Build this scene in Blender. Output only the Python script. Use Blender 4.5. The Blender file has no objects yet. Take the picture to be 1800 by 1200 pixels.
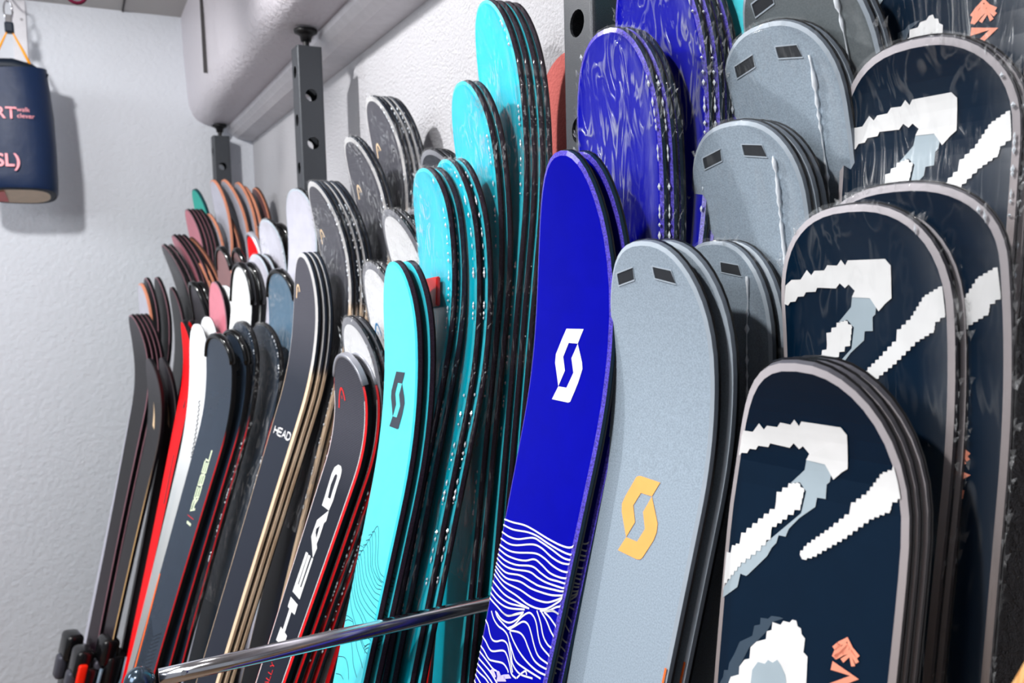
import bpy, bmesh, math, random
from mathutils import Vector, Matrix, noise
from mathutils.geometry import tessellate_polygon

random.seed(7)
SC = bpy.context.scene
COL = SC.collection

# ------------------------------------------------------------------ camera, world, lights, exposure
cam_d = bpy.data.cameras.new('camera')
cam = bpy.data.objects.new('camera', cam_d)
COL.objects.link(cam)
cam_d.sensor_width = 36.0
cam_d.lens = 29.42
cam_d.clip_start = 0.02
cam.matrix_world = Matrix(((0.88601758, 0.05938863, -0.4598324, 0),
                           (-0.46295369, 0.05892138, -0.88442193, 0),
                           (-0.02543065, 0.99649449, 0.07969956, 1.5),
                           (0, 0, 0, 1)))
# the third column points backwards, away from the view
cam_d.dof.use_dof = True
cam_d.dof.focus_distance = 0.86
cam_d.dof.aperture_fstop = 9.0
SC.camera = cam

world = bpy.data.worlds.new('shop_surroundings')
SC.world = world
world.use_nodes = True
wb = world.node_tree.nodes['Background']
wb.inputs[0].default_value = (0.80, 0.84, 0.92, 1)
wb.inputs[1].default_value = 0.26

def spot(name, loc, target, power, angle=80, blend=0.4, radius=0.03, color=(1, 0.98, 0.96)):
    l = bpy.data.lights.new(name, 'SPOT')
    l.energy = power; l.spot_size = math.radians(angle); l.spot_blend = blend
    l.shadow_soft_size = radius; l.color = color
    o = bpy.data.objects.new(name, l); COL.objects.link(o)
    o.location = loc
    o.rotation_euler = (Vector(target) - Vector(loc)).to_track_quat('-Z', 'Y').to_euler()
    return o

def area(name, loc, target, power, sx, sy, color=(1, 1, 1)):
    l = bpy.data.lights.new(name, 'AREA')
    l.shape = 'RECTANGLE'; l.size = sx; l.size_y = sy; l.energy = power; l.color = color
    o = bpy.data.objects.new(name, l); COL.objects.link(o)
    o.location = loc
    o.rotation_euler = (Vector(target) - Vector(loc)).to_track_quat('-Z', 'Y').to_euler()
    return o

spot('ceiling_spot_wall', (-0.30, 1.62, 2.44), (0.60, 1.45, 1.45), 54, 110, 0.6, 0.03)
spot('ceiling_spot_far', (-0.50, 1.70, 2.44), (0.0, 3.3, 1.35), 70, 88, 0.6, 0.05)
spot('front_fill_spot', (-0.75, 0.35, 2.44), (0.40, 0.75, 1.30), 46, 90, 0.6, 0.035)  # added to brighten the near stacks, no fixture known here
area('fill_area', (-1.5, 0.6, 2.46), (-0.9, 0.9, 0), 60, 1.2, 2.4, (0.97, 0.98, 1.0))  # added soft fill from above, not a known shop fixture
area('fill_area_far', (-1.7, 2.3, 2.46), (-1.2, 2.9, 0.6), 36, 0.9, 1.2, (0.93, 0.97, 1.0))  # second added fill light, towards the end wall

SC.view_settings.view_transform = 'Standard'
SC.view_settings.look = 'None'
SC.view_settings.gamma = 1.0
SC.view_settings.exposure = 0.45
SC.view_settings.use_curve_mapping = False
SC.cycles.transparent_max_bounces = 24
SC.cycles.max_bounces = 8

# ------------------------------------------------------------------ helpers
def srgb(r, g, b):
    f = lambda c: (c / 255 / 12.92) if c <= 10 else ((c / 255 + 0.055) / 1.055) ** 2.4
    return (f(r), f(g), f(b), 1)

MATS = {}
def new_mat(name):
    m = bpy.data.materials.new(name); m.use_nodes = True
    nt = m.node_tree
    return m, nt, nt.nodes['Principled BSDF']

def setp(b, **k):
    names = {'color': 'Base Color', 'rough': 'Roughness', 'metal': 'Metallic', 'coat': 'Coat Weight',
             'coat_rough': 'Coat Roughness', 'spec': 'Specular IOR Level', 'sheen': 'Sheen Weight'}
    for a, v in k.items():
        b.inputs[names[a]].default_value = v

def plain(name, color, rough=0.4, metal=0.0, coat=0.0, spec=0.35, speckle=0.0, speckle_scale=900, bump=0.0, bump_scale=400):
    m, nt, b = new_mat(name)
    setp(b, color=color, rough=rough, metal=metal, coat=coat * 0.5, coat_rough=0.06, spec=spec)
    tc = nt.nodes.new('ShaderNodeTexCoord')
    nz = nt.nodes.new('ShaderNodeTexNoise')
    nz.inputs['Scale'].default_value = speckle_scale if speckle else 35
    nz.inputs['Detail'].default_value = 3
    nt.links.new(tc.outputs['Object'], nz.inputs['Vector'])
    hv = nt.nodes.new('ShaderNodeMix'); hv.data_type = 'RGBA'
    k = speckle if speckle else 0.04
    hv.inputs['A'].default_value = tuple(min(1, c * (1 - k)) for c in color[:3]) + (1,)
    hv.inputs['B'].default_value = tuple(min(1, c * (1 + k)) for c in color[:3]) + (1,)
    cr = nt.nodes.new('ShaderNodeMapRange')
    cr.inputs['From Min'].default_value = 0.35; cr.inputs['From Max'].default_value = 0.65
    nt.links.new(nz.outputs['Fac'], cr.inputs['Value'])
    nt.links.new(cr.outputs['Result'], hv.inputs['Factor'])
    nt.links.new(hv.outputs['Result'], b.inputs['Base Color'])
    if bump:
        n2 = nt.nodes.new('ShaderNodeTexNoise'); n2.inputs['Scale'].default_value = bump_scale
        n2.inputs['Detail'].default_value = 4
        nt.links.new(tc.outputs['Object'], n2.inputs['Vector'])
        bp = nt.nodes.new('ShaderNodeBump'); bp.inputs['Strength'].default_value = bump
        bp.inputs['Distance'].default_value = 0.004
        nt.links.new(n2.outputs['Fac'], bp.inputs['Height'])
        nt.links.new(bp.outputs['Normal'], b.inputs['Normal'])
    MATS[name] = m
    return m

def along(name, stops, rough=0.4, coat=0.0, metal=0.0, ribs=None, grain=None):
    """colour ramp along the ski, measured in metres from the tip (UV y); ribs = fine printed cross lines near the tip"""
    m, nt, b = new_mat(name)
    setp(b, rough=rough, coat=coat * 0.5, metal=metal, coat_rough=0.08, spec=0.15)
    uv = nt.nodes.new('ShaderNodeUVMap'); uv.uv_map = 'UVMap'
    sp = nt.nodes.new('ShaderNodeSeparateXYZ'); nt.links.new(uv.outputs['UV'], sp.inputs['Vector'])
    rp = nt.nodes.new('ShaderNodeValToRGB')
    mx = stops[-1][0] if stops[-1][0] > 0 else 1
    mr = nt.nodes.new('ShaderNodeMapRange'); mr.inputs['From Max'].default_value = mx
    nt.links.new(sp.outputs['Y'], mr.inputs['Value']); nt.links.new(mr.outputs['Result'], rp.inputs['Fac'])
    el = rp.color_ramp.elements
    while len(el) < len(stops): el.new(0.5)
    for e, (p, c) in zip(el, stops):
        e.position = p / mx; e.color = c
    out = rp.outputs['Color']
    if ribs or grain:
        wv = nt.nodes.new('ShaderNodeTexWave')
        mp = nt.nodes.new('ShaderNodeMapping')
        nt.links.new(uv.outputs['UV'], mp.inputs['Vector']); nt.links.new(mp.outputs['Vector'], wv.inputs['Vector'])
        if ribs:
            wv.bands_direction = 'Y'; wv.inputs['Scale'].default_value = 120
            wv.inputs['Distortion'].default_value = ribs[0]; wv.inputs['Detail'].default_value = 0
            wv.inputs['Detail Scale'].default_value = 0.05
            c2 = ribs[1]
        else:
            wv.bands_direction = 'X'; wv.inputs['Scale'].default_value = 90
            wv.inputs['Distortion'].default_value = 6; wv.inputs['Detail'].default_value = 3
            mp.inputs['Scale'].default_value = (1, 0.08, 1); c2 = grain[1]
        mx2 = nt.nodes.new('ShaderNodeMix'); mx2.data_type = 'RGBA'
        f = nt.nodes.new('ShaderNodeMath'); f.operation = 'MULTIPLY'
        nt.links.new(wv.outputs['Fac'], f.inputs[0])
        if ribs:
            fd = nt.nodes.new('ShaderNodeMapRange'); fd.inputs['From Min'].default_value = ribs[2]
            fd.inputs['From Max'].default_value = ribs[2] + 0.12
            fd.inputs['To Min'].default_value = 0.8; fd.inputs['To Max'].default_value = 0.05
            nt.links.new(sp.outputs['Y'], fd.inputs['Value']); nt.links.new(fd.outputs['Result'], f.inputs[1])
        else:
            fd = nt.nodes.new('ShaderNodeMapRange'); fd.inputs['From Min'].default_value = 0.19 if grain[0] == 0 else -1
            fd.inputs['From Max'].default_value = 0.225 if grain[0] == 0 else -0.5; fd.inputs['To Max'].default_value = 0.7
            nt.links.new(sp.outputs['Y'], fd.inputs['Value']); nt.links.new(fd.outputs['Result'], f.inputs[1])
        nt.links.new(f.outputs[0], mx2.inputs['Factor'])
        nt.links.new(out, mx2.inputs['A']); mx2.inputs['B'].default_value = c2
        out = mx2.outputs['Result']
    nt.links.new(out, b.inputs['Base Color'])
    MATS[name] = m
    return m

def film(name, strength=0.55, wrinkle=0.35, rough=0.16, floor=0.02, scale=(70, 70, 16), edge=0.16):
    """clear shipping film: mostly transparent, glossy along the creases"""
    m = bpy.data.materials.new(name); m.use_nodes = True
    nt = m.node_tree; nt.nodes.clear()
    out = nt.nodes.new('ShaderNodeOutputMaterial')
    tr = nt.nodes.new('ShaderNodeBsdfTransparent')
    gl = nt.nodes.new('ShaderNodeBsdfGlossy'); gl.inputs['Roughness'].default_value = rough
    tc = nt.nodes.new('ShaderNodeTexCoord')
    mp = nt.nodes.new('ShaderNodeMapping'); mp.inputs['Scale'].default_value = scale
    mp.inputs['Rotation'].default_value = (0, 0.45, 0)
    nt.links.new(tc.outputs['Object'], mp.inputs['Vector'])
    n1 = nt.nodes.new('ShaderNodeTexNoise'); n1.inputs['Scale'].default_value = 1.0; n1.inputs['Detail'].default_value = 2
    n1.inputs['Distortion'].default_value = 1.6
    nt.links.new(mp.outputs['Vector'], n1.inputs['Vector'])
    rd = nt.nodes.new('ShaderNodeMath'); rd.operation = 'PINGPONG'; rd.inputs[1].default_value = 0.12
    nt.links.new(n1.outputs['Fac'], rd.inputs[0])
    bp = nt.nodes.new('ShaderNodeBump'); bp.inputs['Strength'].default_value = strength; bp.inputs['Distance'].default_value = 0.010
    nt.links.new(rd.outputs[0], bp.inputs['Height'])
    nt.links.new(bp.outputs['Normal'], gl.inputs['Normal'])
    lw = nt.nodes.new('ShaderNodeLayerWeight'); lw.inputs['Blend'].default_value = 0.22
    # creases: where the pulled film folds it scatters light
    df = nt.nodes.new('ShaderNodeBsdfDiffuse'); df.inputs['Color'].default_value = (0.9, 0.93, 0.96, 1)
    gm = nt.nodes.new('ShaderNodeMixShader'); gm.inputs[0].default_value = 0.45
    nt.links.new(gl.outputs[0], gm.inputs[1]); nt.links.new(df.outputs[0], gm.inputs[2])
    cr = nt.nodes.new('ShaderNodeMapRange'); cr.inputs['From Min'].default_value = 0.072; cr.inputs['From Max'].default_value = 0.12
    cr.inputs['To Min'].default_value = floor; cr.inputs['To Max'].default_value = wrinkle
    nt.links.new(rd.outputs[0], cr.inputs['Value'])
    sc = nt.nodes.new('ShaderNodeMath'); sc.operation = 'MULTIPLY'; sc.inputs[1].default_value = edge
    nt.links.new(lw.outputs['Facing'], sc.inputs[0])
    # only patches of the film are creased, the rest is drawn tight
    n2 = nt.nodes.new('ShaderNodeTexNoise'); n2.inputs['Scale'].default_value = 13; n2.inputs['Detail'].default_value = 1
    nt.links.new(tc.outputs['Object'], n2.inputs['Vector'])
    pm = nt.nodes.new('ShaderNodeMapRange'); pm.inputs['From Min'].default_value = 0.42; pm.inputs['From Max'].default_value = 0.60
    pm.inputs['To Min'].default_value = 0.12
    nt.links.new(n2.outputs['Fac'], pm.inputs['Value'])
    ml = nt.nodes.new('ShaderNodeMath'); ml.operation = 'MULTIPLY'
    nt.links.new(cr.outputs['Result'], ml.inputs[0]); nt.links.new(pm.outputs['Result'], ml.inputs[1])
    ad = nt.nodes.new('ShaderNodeMath'); ad.operation = 'ADD'; ad.use_clamp = True
    nt.links.new(sc.outputs[0], ad.inputs[0]); nt.links.new(ml.outputs[0], ad.inputs[1])
    mx = nt.nodes.new('ShaderNodeMixShader')
    nt.links.new(ad.outputs[0], mx.inputs[0]); nt.links.new(tr.outputs[0], mx.inputs[1]); nt.links.new(gm.outputs[0], mx.inputs[2])
    nt.links.new(mx.outputs[0], out.inputs['Surface'])
    MATS[name] = m
    return m

def plaster(name, color, scale, strength, dist, rough=0.85, fine=True):
    m, nt, b = new_mat(name)
    setp(b, color=color, rough=rough, spec=0.3)
    tc = nt.nodes.new('ShaderNodeTexCoord')
    n1 = nt.nodes.new('ShaderNodeTexNoise'); n1.inputs['Scale'].default_value = scale
    n1.inputs['Detail'].default_value = 6; n1.inputs['Roughness'].default_value = 0.65
    nt.links.new(tc.outputs['Object'], n1.inputs['Vector'])
    bp = nt.nodes.new('ShaderNodeBump'); bp.inputs['Strength'].default_value = strength; bp.inputs['Distance'].default_value = dist
    nt.links.new(n1.outputs['Fac'], bp.inputs['Height']); nt.links.new(bp.outputs['Normal'], b.inputs['Normal'])
    n2 = nt.nodes.new('ShaderNodeTexNoise'); n2.inputs['Scale'].default_value = 3; n2.inputs['Detail'].default_value = 2
    nt.links.new(tc.outputs['Object'], n2.inputs['Vector'])
    mx = nt.nodes.new('ShaderNodeMix'); mx.data_type = 'RGBA'
    mx.inputs['A'].default_value = tuple(c * 0.94 for c in color[:3]) + (1,)
    mx.inputs['B'].default_value = color
    nt.links.new(n2.outputs['Fac'], mx.inputs['Factor']); nt.links.new(mx.outputs['Result'], b.inputs['Base Color'])
    MATS[name] = m
    return m

def mesh(name, verts, faces, mats, parent=None, smooth=False, mat_idx=None, uv=None):
    me = bpy.data.meshes.new(name)
    me.from_pydata([tuple(v) for v in verts], [], faces)
    for m in (mats if isinstance(mats, (list, tuple)) else [mats]):
        me.materials.append(m if not isinstance(m, str) else MATS[m])
    if mat_idx: me.polygons.foreach_set('material_index', mat_idx)
    if smooth: me.polygons.foreach_set('use_smooth', [True] * len(me.polygons))
    if uv:
        l = me.uv_layers.new(name='UVMap')
        for lp in me.loops: l.data[lp.index].uv = uv[lp.vertex_index]
    me.update()
    o = bpy.data.objects.new(name, me); COL.objects.link(o)
    if parent: o.parent = parent
    return o

def from_bm(name, bm, mats, parent=None, smooth=False):
    bmesh.ops.recalc_face_normals(bm, faces=bm.faces)
    me = bpy.data.meshes.new(name); bm.to_mesh(me); bm.free()
    for m in (mats if isinstance(mats, (list, tuple)) else [mats]): me.materials.append(MATS[m])
    if smooth: me.polygons.foreach_set('use_smooth', [True] * len(me.polygons))
    o = bpy.data.objects.new(name, me); COL.objects.link(o)
    if parent: o.parent = parent
    return o

def tag(o, label=None, cat=None, group=None, kind=None):
    if label: o['label'] = label
    if cat: o['category'] = cat
    if group: o['group'] = group
    if kind: o['kind'] = kind
    return o

def empty(name, mw=None, loc=None):
    o = bpy.data.objects.new(name, None); COL.objects.link(o); o.empty_display_size = 0.05
    if mw is not None: o.matrix_world = mw
    if loc is not None: o.location = loc
    return o

def bm_box(bm, lo, hi, bevel=0.0, seg=2):
    x0, y0, z0 = lo; x1, y1, z1 = hi
    v = [bm.verts.new(p) for p in ((x0,y0,z0),(x1,y0,z0),(x1,y1,z0),(x0,y1,z0),(x0,y0,z1),(x1,y0,z1),(x1,y1,z1),(x0,y1,z1))]
    fs = [bm.faces.new([v[i] for i in q]) for q in ((0,3,2,1),(4,5,6,7),(0,1,5,4),(1,2,6,5),(2,3,7,6),(3,0,4,7))]
    if bevel:
        es = {e for f in fs for e in f.edges}
        bmesh.ops.bevel(bm, geom=list(es), offset=bevel, segments=seg, affect='EDGES', profile=0.5)
    return v

def catmull(P, n=6):
    P = [Vector(p) for p in P]
    if len(P) < 3: return P
    Q = [2 * P[0] - P[1]] + P + [2 * P[-1] - P[-2]]
    out = []
    for i in range(1, len(Q) - 2):
        for k in range(n):
            t = k / n
            a, b, c, d = Q[i-1], Q[i], Q[i+1], Q[i+2]
            out.append(0.5 * ((2*b) + (c-a)*t + (2*a-5*b+4*c-d)*t*t + (3*b-a-3*c+d)*t**3))
    out.append(P[-1])
    return out

def tube(path, rad, seg=10, close=True):
    """sweep a circle along a list of 3D points; rad is a number or one per point"""
    P = [Vector(p) for p in path]
    R = rad if isinstance(rad, (list, tuple)) else [rad] * len(P)
    vs, fs = [], []
    up = Vector((0, 0, 1))
    t0 = (P[1] - P[0]).normalized()
    if abs(t0.dot(up)) > 0.95: up = Vector((1, 0, 0))
    nrm = (up - t0 * up.dot(t0)).normalized()
    for i, p in enumerate(P):
        t = (P[min(i+1, len(P)-1)] - P[max(i-1, 0)]).normalized()
        nrm = (nrm - t * nrm.dot(t)).normalized()
        bn = t.cross(nrm)
        for k in range(seg):
            a = 2 * math.pi * k / seg
            vs.append(p + (nrm * math.cos(a) + bn * math.sin(a)) * R[i])
    for i in range(len(P) - 1):
        for k in range(seg):
            a, b = i*seg + k, i*seg + (k+1) % seg
            fs.append((a, b, b + seg, a + seg))
    if close:
        fs.append(tuple(range(seg))[::-1]); fs.append(tuple(range((len(P)-1)*seg, len(P)*seg)))
    return vs, fs

# ------------------------------------------------------------------ materials
plaster('wall_plaster', srgb(228, 228, 234), 150, 1.0, 0.012)
plaster('end_plaster', srgb(216, 220, 228), 55, 0.6, 0.010)
plaster('beam_plaster', srgb(218, 214, 222), 60, 0.7, 0.012, rough=0.34)
plaster('ceiling_paint', srgb(190, 188, 186), 30, 0.08, 0.002)
plain('floor_board', srgb(120, 96, 74), 0.45)
plain('dark_seam', srgb(60, 58, 60), 0.7)
plain('trim_white', srgb(215, 214, 220), 0.5)
plain('coral_tone', srgb(214, 110, 104), 0.85, bump=0.5, bump_scale=190)
plain('post_black', srgb(66, 69, 74), 0.42, metal=0.35, speckle=0.5, speckle_scale=1500, bump=0.12, bump_scale=900)
plain('post_inside', srgb(22, 22, 24), 0.7)
plain('steel_black', srgb(28, 28, 30), 0.45, metal=0.3)
plain('chrome', (0.72, 0.72, 0.76, 1), 0.13, metal=1.0)
plain('chrome_cap', srgb(70, 84, 98), 0.18, metal=0.7)
plain('panel_dark', srgb(44, 42, 42), 0.8)

plain('navy_gloss', srgb(3, 27, 48), 0.2, coat=0.3, spec=0.25)
along('rim_taupe', [(0, srgb(196, 192, 198)), (0.12, srgb(178, 170, 172)), (0.35, srgb(126, 112, 106)), (1.2, srgb(110, 94, 84))], 0.22, 0.5)  # brown lower stops put a reflection of wood into the rim colour
along('wall_taupe', [(0, srgb(96, 96, 104)), (0.2, srgb(90, 84, 86)), (0.5, srgb(84, 70, 62)), (1.2, srgb(60, 52, 48))], 0.3, 0.3)
plain('black_base', srgb(12, 12, 15), 0.3)
plain('steel_edge', srgb(150, 150, 155), 0.3, metal=0.9)
plain('print_white', srgb(232, 233, 234), 0.4)
plain('print_shade', srgb(166, 182, 192), 0.4)
plain('print_slate', srgb(62, 78, 94), 0.4)
plain('print_coral', srgb(252, 158, 130), 0.4)
plain('print_peach', srgb(252, 176, 96), 0.45)
plain('print_orange', srgb(250, 110, 40), 0.4)
plain('print_red', srgb(228, 30, 34), 0.4)
plain('print_dark', srgb(52, 60, 74), 0.45)
plain('print_black', srgb(16, 18, 22), 0.5)
plain('print_line', srgb(12, 60, 72), 0.5)
plain('print_lime', srgb(226, 240, 205), 0.45)
plain('print_blue', srgb(20, 130, 190), 0.4)
plain('print_gold', srgb(236, 205, 165), 0.4)
plain('print_lilac', srgb(200, 190, 245), 0.4)
plain('grey_speckle', srgb(148, 163, 177), 0.42, coat=0.15, speckle=0.14, speckle_scale=700)
plain('grey_dark', srgb(104, 112, 116), 0.4, coat=0.15, speckle=0.1, speckle_scale=700)
plain('grey_rim', srgb(172, 184, 196), 0.35, coat=0.3)
plain('grey_wall', srgb(112, 122, 134), 0.4)
plain('slot_dark', srgb(38, 42, 48), 0.6)
plain('blue_gloss', srgb(0, 2, 158), 0.28, coat=0.04, spec=0.04)
plain('blue_rim', srgb(84, 72, 190), 0.25, coat=0.5, speckle=0.4, speckle_scale=600)
plain('blue_wall', srgb(14, 46, 66), 0.35)
plain('cyan_gloss', srgb(84, 226, 240), 0.25, coat=0.3)
plain('cyan_deep', srgb(0, 196, 222), 0.25, coat=0.3)
plain('cyan_rim', srgb(60, 205, 225), 0.3, coat=0.4)
plain('cyan_wall', srgb(54, 42, 56), 0.4, speckle=0.3, speckle_scale=500)
along('charcoal_ribs', [(0, srgb(27, 27, 36)), (0.25, srgb(21, 27, 40)), (0.7, srgb(16, 24, 38))], 0.4, 0.15, ribs=(0.5, srgb(96, 96, 108), 0.10))
plain('silver_guard', srgb(170, 172, 182), 0.3, metal=0.4, coat=0.3)
along('red_rim', [(0, srgb(120, 124, 134)), (0.05, srgb(226, 40, 44)), (1.0, srgb(236, 10, 20))], 0.3, 0.3)
plain('black_wall', srgb(14, 14, 18), 0.3)
plain('white_top', srgb(244, 245, 248), 0.3, coat=0.3)
along('smoke_rim', [(0, srgb(136, 138, 146)), (0.12, srgb(110, 112, 120)), (0.2, srgb(70, 70, 78)), (0.24, srgb(190, 24, 28)), (1.2, srgb(214, 16, 22))], 0.3, 0.4)
plain('smoke_wall', srgb(40, 42, 48), 0.3, coat=0.4)
along('navy_hatch', [(0, srgb(48, 48, 58)), (0.14, srgb(31, 36, 48)), (0.3, srgb(12, 24, 41)), (0.8, srgb(12, 21, 38))], 0.4, 0.15, ribs=(2.2, srgb(100, 98, 108), 0.12))
along('wood_rim', [(0, srgb(186, 186, 188)), (0.20, srgb(204, 202, 202)), (0.22, srgb(248, 226, 198)), (1.2, srgb(248, 222, 190))], 0.42, 0.1, grain=(0, srgb(206, 168, 128)))
along('wood_wall', [(0, srgb(44, 52, 64)), (0.21, srgb(44, 52, 64)), (0.225, srgb(236, 212, 184)), (1.2, srgb(228, 202, 172))], 0.42, 0.1, grain=(0, srgb(190, 158, 126)))
plain('dark_glass', srgb(30, 36, 48), 0.16, coat=0.6)
plain('slate_top', srgb(38, 51, 67), 0.26, coat=0.4)
plain('guard_black', srgb(10, 11, 13), 0.14, coat=0.7)
along('red_line_rim', [(0, srgb(12, 12, 14)), (0.2, srgb(14, 14, 16)), (0.24, srgb(176, 28, 32)), (1.0, srgb(190, 26, 30))], 0.3, 0.3)
plain('slate_blue_top', srgb(70, 104, 130), 0.25, coat=0.5)
plain('pale_grey_top', srgb(200, 203, 204), 0.3, coat=0.3)
along('white_fade', [(0, srgb(244, 247, 250)), (0.2, srgb(238, 241, 245)), (0.4, srgb(188, 192, 194)), (0.8, srgb(150, 152, 152))], 0.3, 0.3)
plain('white_rim', srgb(222, 226, 232), 0.35, coat=0.3)
plain('red_top', srgb(250, 2, 14), 0.5, coat=0.0, spec=0.15)
along('ink_top', [(0, srgb(48, 45, 52)), (0.12, srgb(22, 20, 24)), (0.5, srgb(17, 14, 17)), (1.0, srgb(36, 22, 32))], 0.3, 0.2)
plain('pink_rim', srgb(134, 96, 106), 0.35, coat=0.3)
plain('mauve_top', srgb(164, 134, 142), 0.3, coat=0.4)
plain('copper_rim', srgb(216, 142, 112), 0.35, coat=0.3)
plain('copper_wall', srgb(96, 60, 48), 0.4)
plain('brown_top', srgb(122, 82, 82), 0.28, coat=0.4)
plain('pale_wrap_top', srgb(196, 196, 210), 0.3, coat=0.4)
plain('rose_top', srgb(196, 112, 128), 0.3, coat=0.4)
plain('teal_top', srgb(30, 176, 160), 0.35)
plain('teal_wall', srgb(18, 70, 76), 0.35)
along('tan_line_rim', [(0, srgb(60, 56, 60)), (0.3, srgb(70, 62, 60)), (0.45, srgb(186, 152, 106)), (1.1, srgb(196, 160, 112))], 0.35, 0.3)
along('pine_top', [(0, srgb(226, 160, 96)), (1.4, srgb(224, 158, 96))], 0.5, 0.1, grain=(1, srgb(246, 200, 140)))
plain('tag_red', srgb(236, 48, 46), 0.35, coat=0.3)
film('clear_film', 0.8, 0.42, 0.14, 0.012, (46, 46, 9))
film('clear_film_soft', 0.35, 0.10, 0.18, 0.008, (30, 30, 3))
film('clear_film_side', 0.15, 0.03, 0.14, 0.006, (40, 40, 6), 0.03)
film('clear_film_dark', 0.6, 0.12, 0.12, 0.006, (40, 40, 6))
film('crumpled_film', 1.0, 0.7, 0.12, 0.25, (200, 200, 120))
plain('film_bead', srgb(225, 232, 240), 0.12, coat=0.6)
plain('bag_navy', srgb(4, 31, 66), 0.5, bump=0.35, bump_scale=25)
plain('bag_navy_dark', srgb(4, 22, 40), 0.55)
plain('bag_print', srgb(246, 160, 170), 0.5)
plain('cord_orange', srgb(246, 160, 20), 0.5)
plain('bag_label', srgb(206, 186, 160), 0.5)
plain('bag_label_red', srgb(206, 92, 92), 0.5)
plain('plum_anodised', srgb(96, 22, 48), 0.3, metal=0.6)
plain('binding_black', srgb(14, 14, 16), 0.22, coat=0.4)
plain('binding_grey', srgb(74, 74, 84), 0.35, metal=0.3)
plain('binding_red', srgb(250, 40, 14), 0.35)
plain('binding_slate', srgb(104, 124, 140), 0.35)

# ------------------------------------------------------------------ room shell
XW, YE, ZC = 0.660, 3.45, 2.50
def structure(name, verts, faces, mats, **k):
    return tag(mesh(name, verts, faces, mats, **k), kind='structure')

def box_struct(name, lo, hi, m, bevel=0.0, parent=None):
    bm = bmesh.new(); bm_box(bm, lo, hi, bevel)
    o = from_bm(name, bm, m, parent)
    if parent is None: tag(o, kind='structure')
    return o

box_struct('floor', (-3.2, -2.2, -0.08), (XW + 0.12, YE + 0.12, 0.0), 'floor_board')
box_struct('wall_right', (XW, -2.2, 0.0), (XW + 0.12, YE + 0.12, ZC + 0.1), 'wall_plaster')
box_struct('wall_end', (-3.2, YE, 0.0), (XW, YE + 0.12, ZC + 0.1), 'end_plaster')
ceiling = box_struct('ceiling', (-3.2, -2.2, ZC), (XW, YE, ZC + 0.1), 'ceiling_paint')
for x in (0.215, -0.62, -1.45):
    box_struct('panel_joint', (x, -2.2, ZC - 0.004), (x + 0.006, YE, ZC), 'dark_seam', parent=ceiling)

# plastered beam along the top of the wall
prof = [(0.418, ZC), (0.421, 2.36), (0.424, 2.185), (0.428, 2.160), (0.437, 2.136), (0.452, 2.117), (0.475, 2.105), (0.505, 2.100), (0.563, 2.100)]
ys = [-2.2] + [i * 0.05 for i in range(-10, 70)]
vs, fs = [], []
for y in ys:
    for i, (x, z) in enumerate(prof):
        w = noise.noise(Vector((x * 3, y * 2.2, z * 3))) * 0.010 * (0.25 if i in (0, len(prof) - 1) else 1)
        vs.append((x + w, y, z + w * 0.6 if i not in (0,) else z))
npf = len(prof)
for j in range(len(ys) - 1):
    for i in range(npf - 1):
        a = j * npf + i
        fs.append((a, a + 1, a + 1 + npf, a + npf))
beam = structure('beam', vs, fs, 'beam_plaster', smooth=True)
bm = bmesh.new(); bm_box(bm, (0.412, 2.90, 2.175), (0.424, 2.907, ZC), 0.001)
from_bm('beam_joint', bm, 'dark_seam', beam)
# moulding in the corner between beam and wall
vs, fs = [], []
mp = [(0.563, 2.100), (0.566, 2.084), (0.580, 2.070), (0.600, 2.058), (XW, 2.050), (XW, 2.100)]
for y in (-2.2, YE):
    for x, z in mp: vs.append((x, y, z))
for i in range(5): fs.append((i, i + 1, i + 7, i + 6))
structure('trim_1', vs, fs, 'trim_white')
# dark lining on the wall at the near end
box_struct('trim_2', (XW - 0.012, -2.2, 0.0), (XW, 0.24, 1.62), 'panel_dark', 0.002)

# thin coral patch on the wall, round topped
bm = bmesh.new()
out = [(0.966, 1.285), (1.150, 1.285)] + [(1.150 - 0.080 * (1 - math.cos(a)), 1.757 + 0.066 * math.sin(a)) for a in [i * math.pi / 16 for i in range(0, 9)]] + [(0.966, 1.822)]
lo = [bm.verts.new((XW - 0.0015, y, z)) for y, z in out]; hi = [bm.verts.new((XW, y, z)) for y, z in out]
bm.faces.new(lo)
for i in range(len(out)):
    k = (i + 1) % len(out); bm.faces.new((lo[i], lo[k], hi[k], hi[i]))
tag(from_bm('coral_patch', bm, 'coral_tone'), 'coral red round-topped patch on the white wall left of the near post', 'wall patch')

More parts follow.
